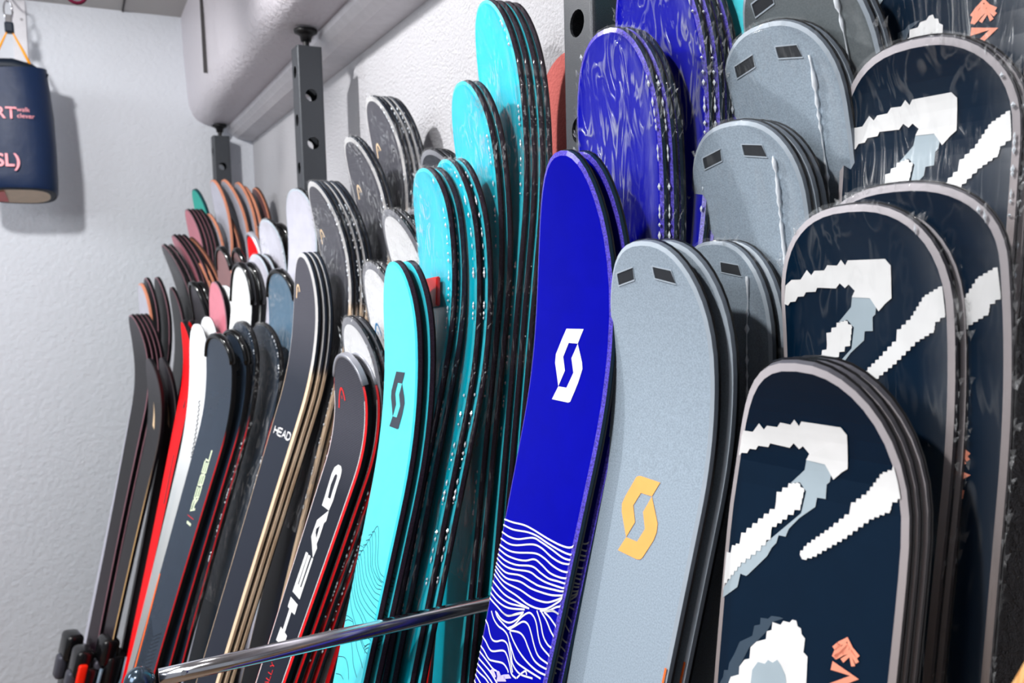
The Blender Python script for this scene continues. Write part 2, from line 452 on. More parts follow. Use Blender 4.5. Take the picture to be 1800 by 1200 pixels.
# ------------------------------------------------------------------ steel posts with drilled holes
def post_side(bm, o, ax, up_len, width, holes, rad, inward, th=0.003):
    """one face of the tube: strip in the plane (ax, z) cut by round holes, with wall thickness"""
    O = Vector(o); A = Vector(ax); N = Vector(inward)
    P = lambda a, z, d: bm.verts.new(O + A * a + Vector((0, 0, z)) + N * d)
    hw = width / 2
    seg = 16
    cuts = sorted(holes)
    zs = [0.0]
    cell = 0.04
    for h in cuts: zs += [h - cell / 2, h + cell / 2]
    zs.append(up_len)
    for d, flip in ((0, False), (th, True)):
        for i in range(0, len(zs), 2):
            z0, z1 = zs[i], zs[i + 1]
            q = [P(-hw, z0, d), P(hw, z0, d), P(hw, z1, d), P(-hw, z1, d)]
            bm.faces.new(q[::-1] if flip else q)
        for h in cuts:
            ring, box = [], []
            for k in range(seg):
                a = 2 * math.pi * (k + 0.5) / seg
                c, s = math.cos(a), math.sin(a)
                ring.append(P(rad * c, h + rad * s, d))
                f = min(hw / abs(c) if abs(c) > 1e-6 else 1e9, (cell / 2) / abs(s) if abs(s) > 1e-6 else 1e9)
                box.append(P(f * c, h + f * s, d))
            for k in range(seg):
                n = (k + 1) % seg
                bm.faces.new((ring[k], box[k], box[n], ring[n]))
            # corners of the cell
            for cx, cz in ((hw, cell/2), (-hw, cell/2), (-hw, -cell/2), (hw, -cell/2)):
                a = math.atan2(cz, cx)
                k = int((a % (2 * math.pi)) / (2 * math.pi) * seg - 0.5) % seg
                bm.faces.new((box[k], P(cx, h + cz, d), box[(k + 1) % seg]))
    for h in cuts:
        r0, r1 = [], []
        for k in range(seg):
            a = 2 * math.pi * (k + 0.5) / seg
            r0.append(P(rad * math.cos(a), h + rad * math.sin(a), 0)); r1.append(P(rad * math.cos(a), h + rad * math.sin(a), th))
        for k in range(seg):
            n = (k + 1) % seg
            bm.faces.new((r0[k], r0[n], r1[n], r1[k]))

def make_post(x0, y0, top, label):
    S = 0.06; c = 0.005
    root = empty('steel_post', loc=(x0 + S / 2, y0 + S / 2, 0))
    tag(root, label, 'post', 'perforated steel posts along the wall')
    h = S / 2; w = S - 2 * c
    hx = [z for z in [0.115 + 0.1131 * i for i in range(40)] if z < top - 0.05]       # holes in the faces towards the room and the wall
    hy = [z for z in [1.9374 - 0.1121 * i for i in range(-2, 20)] if 0.03 < z < top - 0.04]
    hx = [1.7684 + 0.1131 * i for i in range(-15, 9)]
    hx = [z for z in hx if 0.05 < z < top - 0.04]
    bm = bmesh.new()
    post_side(bm, (-h, 0, 0), (0, -1, 0), top, w, hx, 0.0145, (1, 0, 0))
    post_side(bm, (h, 0, 0), (0, 1, 0), top, w, hx, 0.0145, (-1, 0, 0))
    post_side(bm, (0, -h, 0), (1, 0, 0), top, w, hy, 0.0145, (0, 1, 0))
    post_side(bm, (0, h, 0), (-1, 0, 0), top, w, hy, 0.0145, (0, -1, 0))
    for sx, sy in ((1, 1), (-1, 1), (-1, -1), (1, -1)):
        ring = []
        for k in range(5):
            a = math.pi / 2 * k / 4
            ring.append((sx * (h - c + c * math.cos(a)), sy * (h - c + c * math.sin(a))))
        for k in range(4):
            (ax, ay), (bx, by) = ring[k], ring[k + 1]
            bm.faces.new([bm.verts.new(p) for p in ((ax, ay, 0), (bx, by, 0), (bx, by, top), (ax, ay, top))])
    from_bm('tube', bm, 'post_black', root)
    bm = bmesh.new(); bm_box(bm, (-h + 0.001, -h + 0.001, top - 0.006), (h - 0.001, h - 0.001, top - 0.0005), 0.001)
    from_bm('end_plug', bm, 'steel_black', root)
    # levelling foot against the beam
    zb = 2.099
    rod = [(0, 0, top - 0.01), (0, 0, zb - 0.012)]
    v, f = tube(rod, 0.0075, 12); mesh('threaded_rod', v, f, 'steel_black', root)
    prof = [(0.0, zb - 0.030), (0.012, zb - 0.030), (0.014, zb - 0.018), (0.020, zb - 0.013), (0.027, zb - 0.010), (0.028, zb - 0.003), (0.0, zb - 0.003)]
    vs, fs = [], []; n = 24
    for r, z in prof:
        for k in range(n): vs.append((r * math.cos(2*math.pi*k/n), r * math.sin(2*math.pi*k/n), z))
    for i in range(len(prof) - 1):
        for k in range(n):
            fs.append((i*n+k, i*n+(k+1) % n, (i+1)*n+(k+1) % n, (i+1)*n+k))
    mesh('foot_disc', vs, fs, 'steel_black', root, smooth=True)

make_post(0.498, 0.757, 2.052, 'nearest perforated dark steel post, speckled, beside the tall blue skis')
make_post(0.498, 2.017, 2.052, 'middle perforated dark steel post under the beam, in front of the bright wall')
make_post(0.498, 3.358, 2.052, 'farthest perforated dark steel post in the corner behind the copper-edged skis')

# one line per stack: column, stack, how it is fitted (foot x, foot y, lean, side lean, yaw, length, tip rise, rocker length, tip length)
SKIS = [
('black',0,(0.2491,0.3883,0.1507,0.0199,0.1755,1.4426,0.0372,0.1017,0.1301)),
('black',1,(0.2604,0.3893,0.1494,0.0199,0.1755,1.4426,0.0352,0.1017,0.1301)),
('black',2,(0.2717,0.3903,0.1494,0.0199,0.1755,1.4426,0.0352,0.1017,0.1301)),
('A2',0,(0.3356,0.3971,0.1378,0.029,0.1409,1.5512,0.0397,0.2027,0.0802)),
('A2',1,(0.347,0.3979,0.1378,0.029,0.1409,1.5512,0.0397,0.2027,0.0802)),
('A2c',0,(0.3996,0.3775,0.1048,0.0236,0.1654,1.5585,0.0424,0.2048,0.0578)),
('A3',0,(0.4146,0.3975,0.1099,0.024,0.162,1.6723,0.0285,0.0888,0.0726)),
('A3',1,(0.4254,0.3984,0.1099,0.024,0.162,1.6723,0.0285,0.0888,0.0726)),
('A4',0,(0.4603,0.4108,0.0942,0.0195,0.1469,1.8798,0.046,0.28,0.12)),
('grey',0,(0.113,0.5942,0.2328,-0.0248,0.0133,1.5481,0.0545,0.2036,0.0975)),
('grey',1,(0.133,0.5943,0.2315,-0.0248,0.0133,1.5482,0.0525,0.2036,0.0975)),
('B1c',0,(0.3308,0.6209,0.14,-0.0215,-0.0005,1.5333,0.0317,0.2562,0.1023)),
('B1c',1,(0.3423,0.6209,0.14,-0.0215,-0.0005,1.5333,0.0317,0.2562,0.1023)),
('B2',0,(0.3594,0.6105,0.1346,-0.0277,0.0259,1.6296,0.0673,0.28,0.0725)),
('B2',1,(0.3692,0.6107,0.1346,-0.0277,0.0259,1.6296,0.0673,0.28,0.0725)),
('B2',2,(0.379,0.6108,0.1346,-0.0277,0.0259,1.6296,0.0673,0.28,0.0725)),
('B3',0,(0.401,0.6003,0.1261,-0.0265,0.0271,1.7099,0.0791,0.28,0.0701)),
('B3',1,(0.4108,0.6005,0.1261,-0.0265,0.0271,1.7099,0.0791,0.28,0.0701)),
('B4',0,(0.4298,0.5863,0.1196,-0.0291,0.0331,1.7562,0.1068,0.28,0.0798)),
('B4',1,(0.4396,0.5864,0.1196,-0.0291,0.0331,1.7562,0.1068,0.28,0.0798)),
('blue',0,(0.0565,0.6959,0.2592,-0.0095,0.0489,1.6461,0.0603,0.2734,0.1714)),
('blue',1,(0.0745,0.6964,0.258,-0.0095,0.0489,1.6461,0.0583,0.2734,0.1714)),
('C2',0,(0.2998,0.7043,0.1238,-0.009,0.0589,1.7361,0.0498,0.3356,0.1132)),
('C2',1,(0.3093,0.7046,0.1238,-0.009,0.0589,1.7361,0.0498,0.3356,0.1132)),
('C2',2,(0.3188,0.7049,0.1238,-0.009,0.0589,1.7361,0.0498,0.3356,0.1132)),
('C3',0,(0.34,0.6965,0.1166,-0.0116,0.0709,1.8092,0.0532,0.2651,0.1281)),
('C3',1,(0.3505,0.6968,0.1166,-0.0116,0.0709,1.8092,0.0532,0.2651,0.1281)),
('C3',2,(0.3609,0.6972,0.1166,-0.0116,0.0709,1.8092,0.0532,0.2651,0.1281)),
('C3',3,(0.3714,0.6976,0.1166,-0.0116,0.0709,1.8092,0.0532,0.2651,0.1281)),
('C4',0,(0.3914,0.6856,0.1098,-0.0116,0.0709,1.867,0.0592,0.2651,0.1281)),
('cyan',0,(0.0407,1.0635,0.2631,-0.0012,0.0194,1.5523,0.0588,0.3178,0.0985)),
('cyan',1,(0.0586,1.0637,0.2618,-0.0012,0.0194,1.5523,0.0568,0.3178,0.0985)),
('D2',0,(0.0986,1.079,0.2404,0.0005,-0.0101,1.6745,0.061,0.2694,0.0717)),
('D2',1,(0.1131,1.0789,0.2404,0.0005,-0.0101,1.6745,0.061,0.2694,0.0717)),
('D2c',0,(0.1253,1.064,0.2459,-0.0014,0.0128,1.684,0.0736,0.3398,0.1064)),
('D2c',1,(0.1398,1.0641,0.2459,-0.0014,0.0128,1.684,0.0736,0.3398,0.1064)),
('D3',0,(0.3164,1.0741,0.1306,0.0006,-0.0101,1.7707,0.0592,0.3365,0.098)),
('D3',1,(0.3294,1.074,0.1306,0.0006,-0.0101,1.7707,0.0592,0.3365,0.098)),
('D4',0,(0.3705,1.0741,0.1132,0.0009,-0.013,1.8824,0.0565,0.3237,0.117)),
('D4',1,(0.3827,1.074,0.1132,0.0009,-0.013,1.8824,0.0565,0.3237,0.117)),
('D4',2,(0.3949,1.0739,0.1132,0.0009,-0.013,1.8824,0.0565,0.3237,0.117)),
('D4',3,(0.4071,1.0739,0.1132,0.0009,-0.013,1.8824,0.0565,0.3237,0.117)),
('red',0,(-0.098,1.3312,0.4034,-0.0031,0.1848,1.4517,0.0614,0.1879,0.066)),
('red',1,(-0.0764,1.3332,0.4021,-0.0031,0.1848,1.4517,0.0594,0.1879,0.066)),
('E2',0,(-0.0567,1.3334,0.398,-0.0029,0.1763,1.4954,0.1081,0.281,0.0758)),
('E2',1,(-0.0354,1.3344,0.3919,-0.0029,0.1763,1.4919,0.1081,0.281,0.0758)),
('E3',0,(0.0095,1.3326,0.3659,-0.0033,0.1745,1.5699,0.1275,0.3316,0.0812)),
('E3',1,(0.0408,1.3336,0.3506,-0.0033,0.1745,1.5641,0.1215,0.316,0.0812)),
('E4',0,(0.1872,1.3357,0.2503,-0.0027,0.1584,1.6239,0.1263,0.3283,0.088)),
('E4',1,(0.1986,1.3366,0.2503,-0.0027,0.1584,1.6239,0.1263,0.3283,0.088)),
('E5',0,(0.2078,1.3314,0.2575,-0.0035,0.1858,1.5721,0.1021,0.28,0.0709)),
('E6',0,(0.2468,1.3311,0.2366,-0.0032,0.1862,1.621,0.1251,0.3252,0.062)),
('E7',0,(0.315,1.3318,0.1938,-0.0035,0.187,1.7139,0.1146,0.2979,0.0721)),
('E7',1,(0.3258,1.3328,0.1938,-0.0035,0.187,1.7139,0.1146,0.2979,0.0721)),
('E7',2,(0.3366,1.3338,0.1938,-0.0035,0.187,1.7139,0.1146,0.2979,0.0721)),
('wood',0,(-0.0887,1.6181,0.3582,-0.0095,0.1383,1.6151,0.0675,0.2976,0.1337)),
('wood',1,(-0.0776,1.6188,0.3605,-0.0095,0.1383,1.615,0.0715,0.2976,0.1337)),
('wood',2,(-0.0665,1.6196,0.3605,-0.0095,0.1383,1.615,0.0715,0.2976,0.1337)),
('F2',0,(0.0464,1.6148,0.2885,-0.0097,0.1496,1.7123,0.1172,0.3056,0.1201)),
('F2',1,(0.0571,1.6156,0.2885,-0.0097,0.1496,1.7123,0.1172,0.3056,0.1201)),
('F2',2,(0.0677,1.6164,0.2885,-0.0097,0.1496,1.7123,0.1172,0.3056,0.1201)),
('F2',3,(0.0784,1.6172,0.2885,-0.0097,0.1496,1.7123,0.1172,0.3056,0.1201)),
('F2',4,(0.0891,1.618,0.2885,-0.0097,0.1496,1.7123,0.1172,0.3056,0.1201)),
('F3',0,(0.1763,1.6159,0.2368,-0.0096,0.1504,1.7873,0.1105,0.2923,0.1129)),
('F3',1,(0.1877,1.6168,0.2368,-0.0096,0.1504,1.7873,0.1105,0.2923,0.1129)),
('F4',0,(0.2357,1.6225,0.2137,-0.0086,0.1315,1.8677,0.098,0.294,0.1193)),
('F4',1,(0.2464,1.6232,0.2137,-0.0086,0.1315,1.8677,0.098,0.294,0.1193)),
('F4',2,(0.2571,1.6239,0.2137,-0.0086,0.1315,1.8677,0.098,0.294,0.1193)),
('F4',3,(0.2678,1.6246,0.2137,-0.0086,0.1315,1.8677,0.098,0.294,0.1193)),
('F4',4,(0.2885,1.6253,0.2054,-0.0086,0.1315,1.8659,0.092,0.294,0.1193)),
('dark',0,(-0.1245,2.0002,0.3387,-0.0041,0.3356,1.4327,0.0576,0.2519,0.0635)),
('G2',0,(-0.0915,2.0005,0.333,-0.0044,0.3356,1.4392,0.0526,0.2431,0.0744)),
('G3a',0,(-0.0532,2.0002,0.3144,-0.0043,0.3296,1.455,0.0507,0.2646,0.0819)),
('G3',0,(0.0247,2.0008,0.2923,-0.0041,0.3399,1.4403,0.0525,0.2016,0.0701)),
('G4',0,(0.1054,2.0036,0.2436,-0.0034,0.316,1.5511,0.0549,0.2598,0.0743)),
('G7',0,(0.1621,2.0005,0.2114,-0.0043,0.3331,1.7342,0.0554,0.243,0.0772)),
('G5',0,(-0.0414,2.1798,0.3018,-0.0021,0.268,1.5921,0.0511,0.2558,0.1109)),
('G5',1,(-0.0182,2.183,0.3006,-0.0021,0.268,1.5921,0.0491,0.2558,0.1109)),
('G5c',0,(0.0161,2.17,0.2878,-0.0044,0.2667,1.6078,0.0576,0.2517,0.0759)),
('G5c',1,(0.0354,2.1727,0.2842,-0.0044,0.2667,1.6079,0.0516,0.2517,0.0759)),
('G6',0,(0.0996,2.17,0.2491,-0.0043,0.268,1.6787,0.0783,0.28,0.0735)),
('G6b',0,(0.1643,2.1699,0.2156,-0.0045,0.2676,1.661,0.0568,0.238,0.0811)),
('G6c',0,(0.2706,2.1701,0.1806,-0.0044,0.2652,1.6518,0.0525,0.2572,0.0797)),
('white',0,(-0.0657,2.33,0.2943,-0.0016,0.2261,1.4271,0.0623,0.3795,0.0908)),
('H1b',0,(-0.035,2.3299,0.2812,-0.0017,0.2285,1.4435,0.0546,0.3473,0.0993)),
('H2b',0,(-0.0105,2.33,0.2714,-0.0017,0.226,1.5327,0.0658,0.3506,0.1018)),
('H2',0,(0.028,2.3273,0.2552,-0.0022,0.2539,1.5186,0.057,0.3599,0.0737)),
('redb',0,(-0.041,2.48,0.2532,-0.0014,0.1202,1.4227,0.0495,0.2143,0.1447)),
('redb',1,(-0.0212,2.4812,0.2519,-0.0014,0.1202,1.4227,0.0475,0.2143,0.1447)),
('H3',0,(0.0113,2.4777,0.2372,-0.0013,0.1942,1.5191,0.076,0.28,0.1177)),
('H3',1,(0.039,2.4794,0.227,-0.0013,0.1942,1.5171,0.07,0.28,0.1177)),
('H4',0,(0.138,2.4761,0.1682,-0.0014,0.2066,1.6087,0.0387,0.2084,0.1048)),
('H4b',0,(0.2327,2.4798,0.1352,-0.0013,0.1768,1.5976,0.0384,0.2134,0.1289)),
('H5',0,(0.3068,2.4799,0.1109,-0.0013,0.1645,1.6391,0.0395,0.2079,0.1391)),
('I2',0,(-0.1001,2.6426,0.2677,-0.0006,0.2335,1.3079,0.0623,0.2685,0.1185)),
('I2b',0,(-0.0278,2.6401,0.2418,-0.001,0.2336,1.3013,0.0685,0.3119,0.1304)),
('end',0,(-0.1184,2.77,0.2427,-0.0012,0.2777,1.4264,0.0769,0.2884,0.1296)),
('end',1,(-0.1059,2.7718,0.2454,-0.0012,0.2777,1.4263,0.0809,0.2884,0.1296)),
('end',2,(-0.0934,2.7736,0.2454,-0.0012,0.2777,1.4263,0.0809,0.2884,0.1296)),
('end',3,(-0.0808,2.7754,0.2454,-0.0012,0.2777,1.4263,0.0809,0.2884,0.1296)),
('I3',0,(-0.1203,2.9201,0.2502,-0.0011,0.2105,1.527,0.0666,0.3296,0.1364)),
('I3b',0,(-0.0916,2.92,0.2408,-0.0012,0.2066,1.5416,0.0687,0.3174,0.1348)),
('I3c',0,(-0.0574,2.92,0.2392,-0.0012,0.208,1.5422,0.0697,0.3125,0.1342)),
('H6',0,(0.0003,2.92,0.2358,-0.0012,0.1582,1.5063,0.0716,0.3026,0.1319)),
('I4',0,(0.0394,2.92,0.2154,-0.0012,0.2082,1.6277,0.1299,0.3379,0.1341)),
('I4',1,(0.0671,2.9219,0.2059,-0.0012,0.2082,1.6262,0.1239,0.3223,0.1341)),
('I5',0,(0.1076,2.92,0.1858,-0.0012,0.2107,1.6539,0.1258,0.327,0.1324)),
('I5',1,(0.1213,2.9215,0.1858,-0.0012,0.2107,1.6539,0.1258,0.327,0.1324)),
('I5',2,(0.135,2.9229,0.1858,-0.0012,0.2107,1.6539,0.1258,0.327,0.1324)),
('I5c',0,(0.1872,2.92,0.1566,-0.0012,0.2089,1.6143,0.1217,0.3165,0.1334)),
('I5c',1,(0.2009,2.9215,0.1566,-0.0012,0.2089,1.6143,0.1217,0.3165,0.1334)),
('I5b',0,(0.2612,2.92,0.1223,-0.0011,0.2109,1.6374,0.1261,0.3277,0.1322)),
('I6',0,(0.091,3.07,0.1948,-0.0011,0.2164,1.7624,0.0773,0.2816,0.1333)),
('I6',1,(0.1042,3.0715,0.197,-0.0011,0.2164,1.7624,0.0813,0.2816,0.1333)),
('I6',2,(0.1174,3.0729,0.197,-0.0011,0.2164,1.7624,0.0813,0.2816,0.1333)),
('I6',3,(0.1305,3.0744,0.197,-0.0011,0.2164,1.7624,0.0813,0.2816,0.1333)),
('I8',0,(0.2221,3.0682,0.1493,-0.0007,0.2362,1.7402,0.0641,0.2651,0.1132)),
('I9',0,(0.2489,3.0706,0.1432,-0.0011,0.214,1.8549,0.0738,0.3181,0.1329)),
('I13',0,(0.3212,3.0701,0.1257,-0.0013,0.211,1.7285,0.0553,0.3141,0.1371)),
('I10',0,(0.3418,3.07,0.1219,-0.0011,0.2221,1.8496,0.0942,0.3086,0.1263)),
('I14',0,(0.3833,3.07,0.1129,-0.0011,0.2164,1.8443,0.0719,0.3012,0.1325)),
('I11',0,(0.3987,3.0698,0.1159,-0.001,0.2219,1.8304,0.0713,0.304,0.1267)),
('I12',0,(0.4275,3.0703,0.12,-0.0011,0.2201,1.8294,0.0671,0.3222,0.1266)),
('I7',0,(0.1787,3.2192,0.1601,-0.0009,0.2338,1.8406,0.0744,0.2985,0.1189)),
]
PRINT = {
'wave_lines':[[[.3582,.0601],[.357,.0435],[.3543,.0237],[.3541,.0071],[.3554,-.0189],[.3555,-.0402],[.3535,-.0555],[.3476,-.065]],[[.3638,.0603],[.3635,.0409],[.359,.0151],[.358,-.0025],[.3593,-.0203],[.36,-.0418],[.3592,-.0575],[.3562,-.0649]],[[.3711,.0599],[.3719,.0447],[.3696,.0281],[.3615,.0043],[.3614,-.0102],[.3629,-.0294],[.3648,-.0493],[.3628,-.0644]],[[.3776,.0597],[.3785,.0439],[.3759,.029],[.3673,.0021],[.3664,-.0136],[.3694,-.0317],[.3697,-.0482],[.3662,-.0649]],[[.384,.0593],[.3847,.0432],[.3824,.0265],[.3741,-.0037],[.3736,-.0194],[.3761,-.0356],[.3763,-.0505],[.3737,-.0639]],[[.3886,.0595],[.39,.0429],[.3884,.0242],[.385,.0086],[.3794,-.0057],[.3806,-.0188],[.3834,-.0338],[.3824,-.0498],[.3792,-.0637]],[[.3937,.0593],[.3954,.0425],[.3934,.0222],[.3867,-.0036],[.3879,-.02],[.3887,-.0342],[.3865,-.0483],[.3845,-.0635]],[[.3979,.0594],[.4004,.0441],[.399,.0269],[.3927,-.001],[.3934,-.0173],[.393,-.0327],[.389,-.0629]],[[.4025,.0594],[.4059,.0383],[.4006,.0126],[.4001,-.0102],[.3992,-.0242],[.3919,-.0625]],[[.4061,.0592],[.4106,.0364],[.4061,.0105],[.406,-.0093],[.4035,-.0289],[.4005,-.0444],[.3945,-.0627]],[[.4095,.0597],[.4149,.0383],[.4131,.0078],[.4133,-.0152],[.4099,-.0358],[.4041,-.0487],[.3958,-.0618]],[[.4141,.0595],[.4197,.0364],[.4201,.0118],[.4211,-.0101],[.4183,-.0297],[.4124,-.0428],[.3983,-.0605]],[[.4209,.0593],[.426,.0338],[.4252,.0098],[.4241,-.0113]],[[.4273,.059],[.4309,.0427],[.4311,.023],[.4262,-.0006],[.4238,-.0128]],[[.4329,.0593],[.4364,.0404],[.4354,.0213],[.4273,-.006]],[[.438,.0592],[.4405,.0443],[.4431,.0217],[.4355,.0058],[.4301,-.0054]],[[.4198,-.0303],[.4146,-.0436],[.4083,-.0532],[.4041,-.0625]],[[.4181,-.0373],[.413,-.049],[.4128,-.062]],[[.4486,.05],[.4542,.0426],[.4573,.0324],[.4574,.0211],[.4598,.0128],[.466,.0067],[.4733,.0008],[.4801,-.0048],[.4832,-.0187],[.4787,-.0394]],[[.446,.0427],[.4501,.0366],[.4524,.0243],[.4536,.0128]],[[.4465,.0406],[.4493,.0293],[.4477,.0152],[.4404,.0037],[.4313,-.0045]],[[.4426,.0333],[.4431,.0244],[.4409,.0154],[.431,-.0044]],[[.4531,.0155],[.4467,.006],[.4352,-.0037],[.4277,-.0134],[.4276,-.0212],[.432,-.0284],[.4429,-.0368],[.4481,-.0441],[.451,-.0588]],[[.4534,.0129],[.4465,.0037],[.4384,-.0072],[.4378,-.0161],[.4432,-.0238],[.4516,-.0324],[.4575,-.0422],[.4578,-.0592]],[[.4538,.0116],[.4497,-.0046],[.451,-.0143],[.4564,-.0232],[.4625,-.0343],[.464,-.0447],[.4626,-.0589]],[[.4548,.0111],[.461,.0004],[.4663,-.0134],[.4694,-.0303],[.4698,-.0447],[.468,-.0582]],[[.4213,-.0255],[.4295,-.0351],[.4383,-.0426],[.4428,-.0516],[.4431,-.06]],[[.4199,-.0326],[.4243,-.0428],[.4305,-.0524],[.4337,-.0602]],[[.4187,-.0375],[.42,-.0465],[.4246,-.061]],[[.4187,-.0365],[.4132,-.0492],[.4126,-.0618]],[[.4594,.0601],[.4631,.0512],[.4704,.0436],[.4731,.0374],[.4718,.0302],[.4668,.0198],[.4671,.0111],[.4744,.0034],[.487,-.0069]],[[.4761,.0598],[.479,.0492],[.4829,.0398],[.4824,.0323],[.4753,.0163],[.476,.0088],[.4827,.0001],[.4887,-.0058],[.4893,-.0142]],[[.4859,.0603],[.488,.0494],[.492,.0373],[.4902,.0278],[.4859,.0121],[.4876,.0029],[.4898,-.0003]],[[.4916,.0599],[.4942,.0442],[.4973,.0274],[.4967,.0201]],[[.4983,.0605],[.5,.0444],[.5018,.0307],[.5046,.0206],[.5079,.0106]],[[.5039,.0601],[.5058,.0446],[.5083,.0292],[.5112,.0179]],[[.5096,.0597],[.5109,.0477],[.5111,.0358],[.514,.0243]],[[.5141,.0598],[.5169,.0492],[.5202,.0385]],[[.5195,.0603],[.5205,.0571],[.5241,.0474]],[[.4638,.0076],[.4696,.0005],[.4754,-.0088],[.4757,-.0238],[.4737,-.0514]],[[.4888,-.0152],[.4814,-.0215],[.4774,-.0267],[.4796,-.0298]]],
'petals':[[[.5005,.0305],[.4968,.0263],[.5014,.0182],[.5046,.0206]],[[.4961,.0203],[.4949,.0146],[.4978,.0098],[.5005,.0161]],[[.4944,.0062],[.4907,-.0019],[.4923,-.0072],[.498,.0048]],[[.5005,.0161],[.4944,.0062],[.4984,-.0002],[.5056,.0165]]],
's_logo':[[[.1589,.0053],[.1574,-.023],[.1715,-.0152],[.172,-.0003],[.1859,.007],[.1986,.0016],[.2147,.0095],[.1929,.0199],[.1843,.02],[.1688,.0116]],[[.1715,-.0152],[.1882,-.0249],[.1941,-.0265],[.2076,-.0222],[.2266,-.0139],[.2278,-.0103],[.2283,.0172],[.2147,.0095],[.2143,-.0044],[.1991,-.0127],[.1859,-.0069]]],
's_logo_cyan_corners':[[.1401,-.0167],[.1417,.0076],[.2169,.0181],[.2173,-.0047]],
's_logo_grey':[[[.1929,.0164],[.1911,.0135],[.1904,.0103],[.1899,-.0156],[.2033,-.0084],[.2041,.0064],[.2166,.0133],[.2293,.0069],[.2445,.0148],[.2258,.027],[.2191,.0288],[.2113,.0259]],[[.2033,-.0084],[.2226,-.0216],[.2297,-.0224],[.237,-.0204],[.2541,-.011],[.2566,-.0084],[.2578,-.0038],[.2582,.0225],[.2445,.0148],[.2439,-.0005],[.2311,-.0073],[.2185,-.001]]],
'contour_lines':[[[.4119,.0523],[.393,.0386],[.376,.0242],[.3503,.0034],[.368,-.0109],[.3901,-.0206],[.4012,-.036],[.4024,-.0516]],[[.3626,.0188],[.3603,.0069],[.3766,-.0057],[.3955,-.0145],[.4078,-.0374],[.4089,-.053]],[[.3697,.0281],[.3665,.0164],[.3844,.0027],[.4012,-.0075],[.409,-.0279],[.4109,-.0493]],[[.3786,.0336],[.3747,.0195],[.3941,.0048],[.4055,-.0049],[.4164,-.0324],[.4145,-.0514]],[[.3868,.0397],[.3828,.0255],[.3999,.0121],[.4121,-.001],[.4222,-.0308],[.4188,-.0515]],[[.3966,.0448],[.3932,.0329],[.4088,.0175],[.4203,.0021],[.428,-.0291],[.426,-.0508]],[[.4042,.0515],[.4013,.0418],[.4178,.0229],[.4285,.0051],[.4352,-.0284],[.4345,-.0509]],[[.4126,.0548],[.4089,.0455],[.4261,.026],[.4367,.0081],[.4425,-.0276],[.4438,-.049]],[[.4149,.0562],[.4159,.0469],[.4329,.0302],[.4457,.008],[.4513,-.0226],[.4517,-.0512]],[[.4184,.0551],[.4359,.0397],[.4532,.0143],[.4586,-.0218],[.4573,-.0521]],[[.422,.0546],[.4428,.0439],[.4578,.0226],[.4668,-.0136],[.4767,-.0487]],[[.4313,.0544],[.4483,.0491],[.4654,.0234],[.4708,-.0025],[.4814,-.0361]],[[.4429,.0556],[.4598,.0503],[.4776,.0269],[.4992,-.026]],[[.3901,.0548],[.3885,.0358]],[[.3979,.0526],[.3938,.0381]],[[.4893,.0546],[.4856,.0391],[.4843,.0225]],[[.4985,.0544],[.4902,.039],[.4865,.0211]],[[.4843,.0225],[.4962,.0034],[.5088,-.0104],[.5176,-.0324],[.5233,-.044]],[[.509,.0473],[.5068,.0221],[.5148,.0053],[.5314,-.0112],[.5407,-.0311]],[[.5471,.0548],[.5362,.0229],[.5415,.0048],[.5538,-.0063]],[[.5658,.0418],[.5604,.0243],[.5614,.0117]],[[.4897,-.0091],[.4992,-.026],[.5027,-.0415],[.5023,-.0491]],[[.484,-.0245],[.4858,-.0336],[.4844,-.0509]],[[.4895,-.0145],[.4981,-.0334],[.4918,-.0452]],[[.5009,-.0351],[.4933,-.0435],[.4887,-.051]],[[.5056,-.0407],[.5006,-.0402],[.4944,-.0494]]],
'head':[[[[.2445,.0171],[.2265,.0175],[.1921,.0198],[.1798,.0173],[.173,.0081],[.1732,-.0015],[.1787,-.0077],[.1883,-.0102],[.2074,-.0102],[.2286,-.0117],[.2459,-.009]],[[.2285,.0071],[.208,.0112],[.1919,.0089],[.1883,.006],[.1891,.0005],[.1945,-.0011],[.2137,-.0011],[.2285,-.002]]],[[[.2459,-.009],[.2695,.0171],[.2974,.0179],[.325,-.0085],[.3078,-.0111],[.3025,-.0057],[.2894,-.0074],[.2675,-.0067],[.2628,-.0115]],[[.2741,.0025],[.2823,.0105],[.2882,.0091],[.2957,.0005]]],[[[.3902,.0194],[.3234,.0185],[.3234,.0104],[.3748,.0107],[.3746,.0079],[.325,.0087],[.3247,.0003],[.376,.001],[.3758,-.0029],[.3256,-.0046],[.3253,-.0101],[.3929,-.01]],None],[[[.3989,.0191],[.4015,-.0094],[.4178,-.0105],[.4175,.0022],[.4513,.0015],[.4528,-.0086],[.4704,-.0086],[.4711,.0203],[.4645,.0202],[.4488,.0194],[.4497,.0107],[.4161,.0114],[.4149,.0188]],None]],
'head_mark_red':[[.085,.0369],[.071,.0361],[.0623,.0339],[.0552,.0301],[.0528,.0262],[.0551,.0219],[.0621,.0182],[.0699,.0156]],
'head_dot_red':[.0658,.0265],
'head_mark_gold':[[.0814,.0384],[.0721,.0367],[.0634,.0351],[.058,.0312],[.0577,.0262],[.0635,.0223],[.069,.0199]],
'head_dot_gold':[.0669,.0288],
'head_small_quad':[[.3449,.0344],[.3434,-.0467],[.3301,-.0469],[.3308,.035]],
'rally':[[.5492,.0122],[.5033,.0111],[.5018,.0002],[.5486,-.001]],
'gtext':[[.3978,-.0063],[.2517,-.0085],[.2535,-.023],[.3894,-.0232]],
'gmark_red':[[.4093,-.0002],[.4115,-.0288]],
'gmark_pale':[[.4238,-.0051],[.4259,-.0246]],
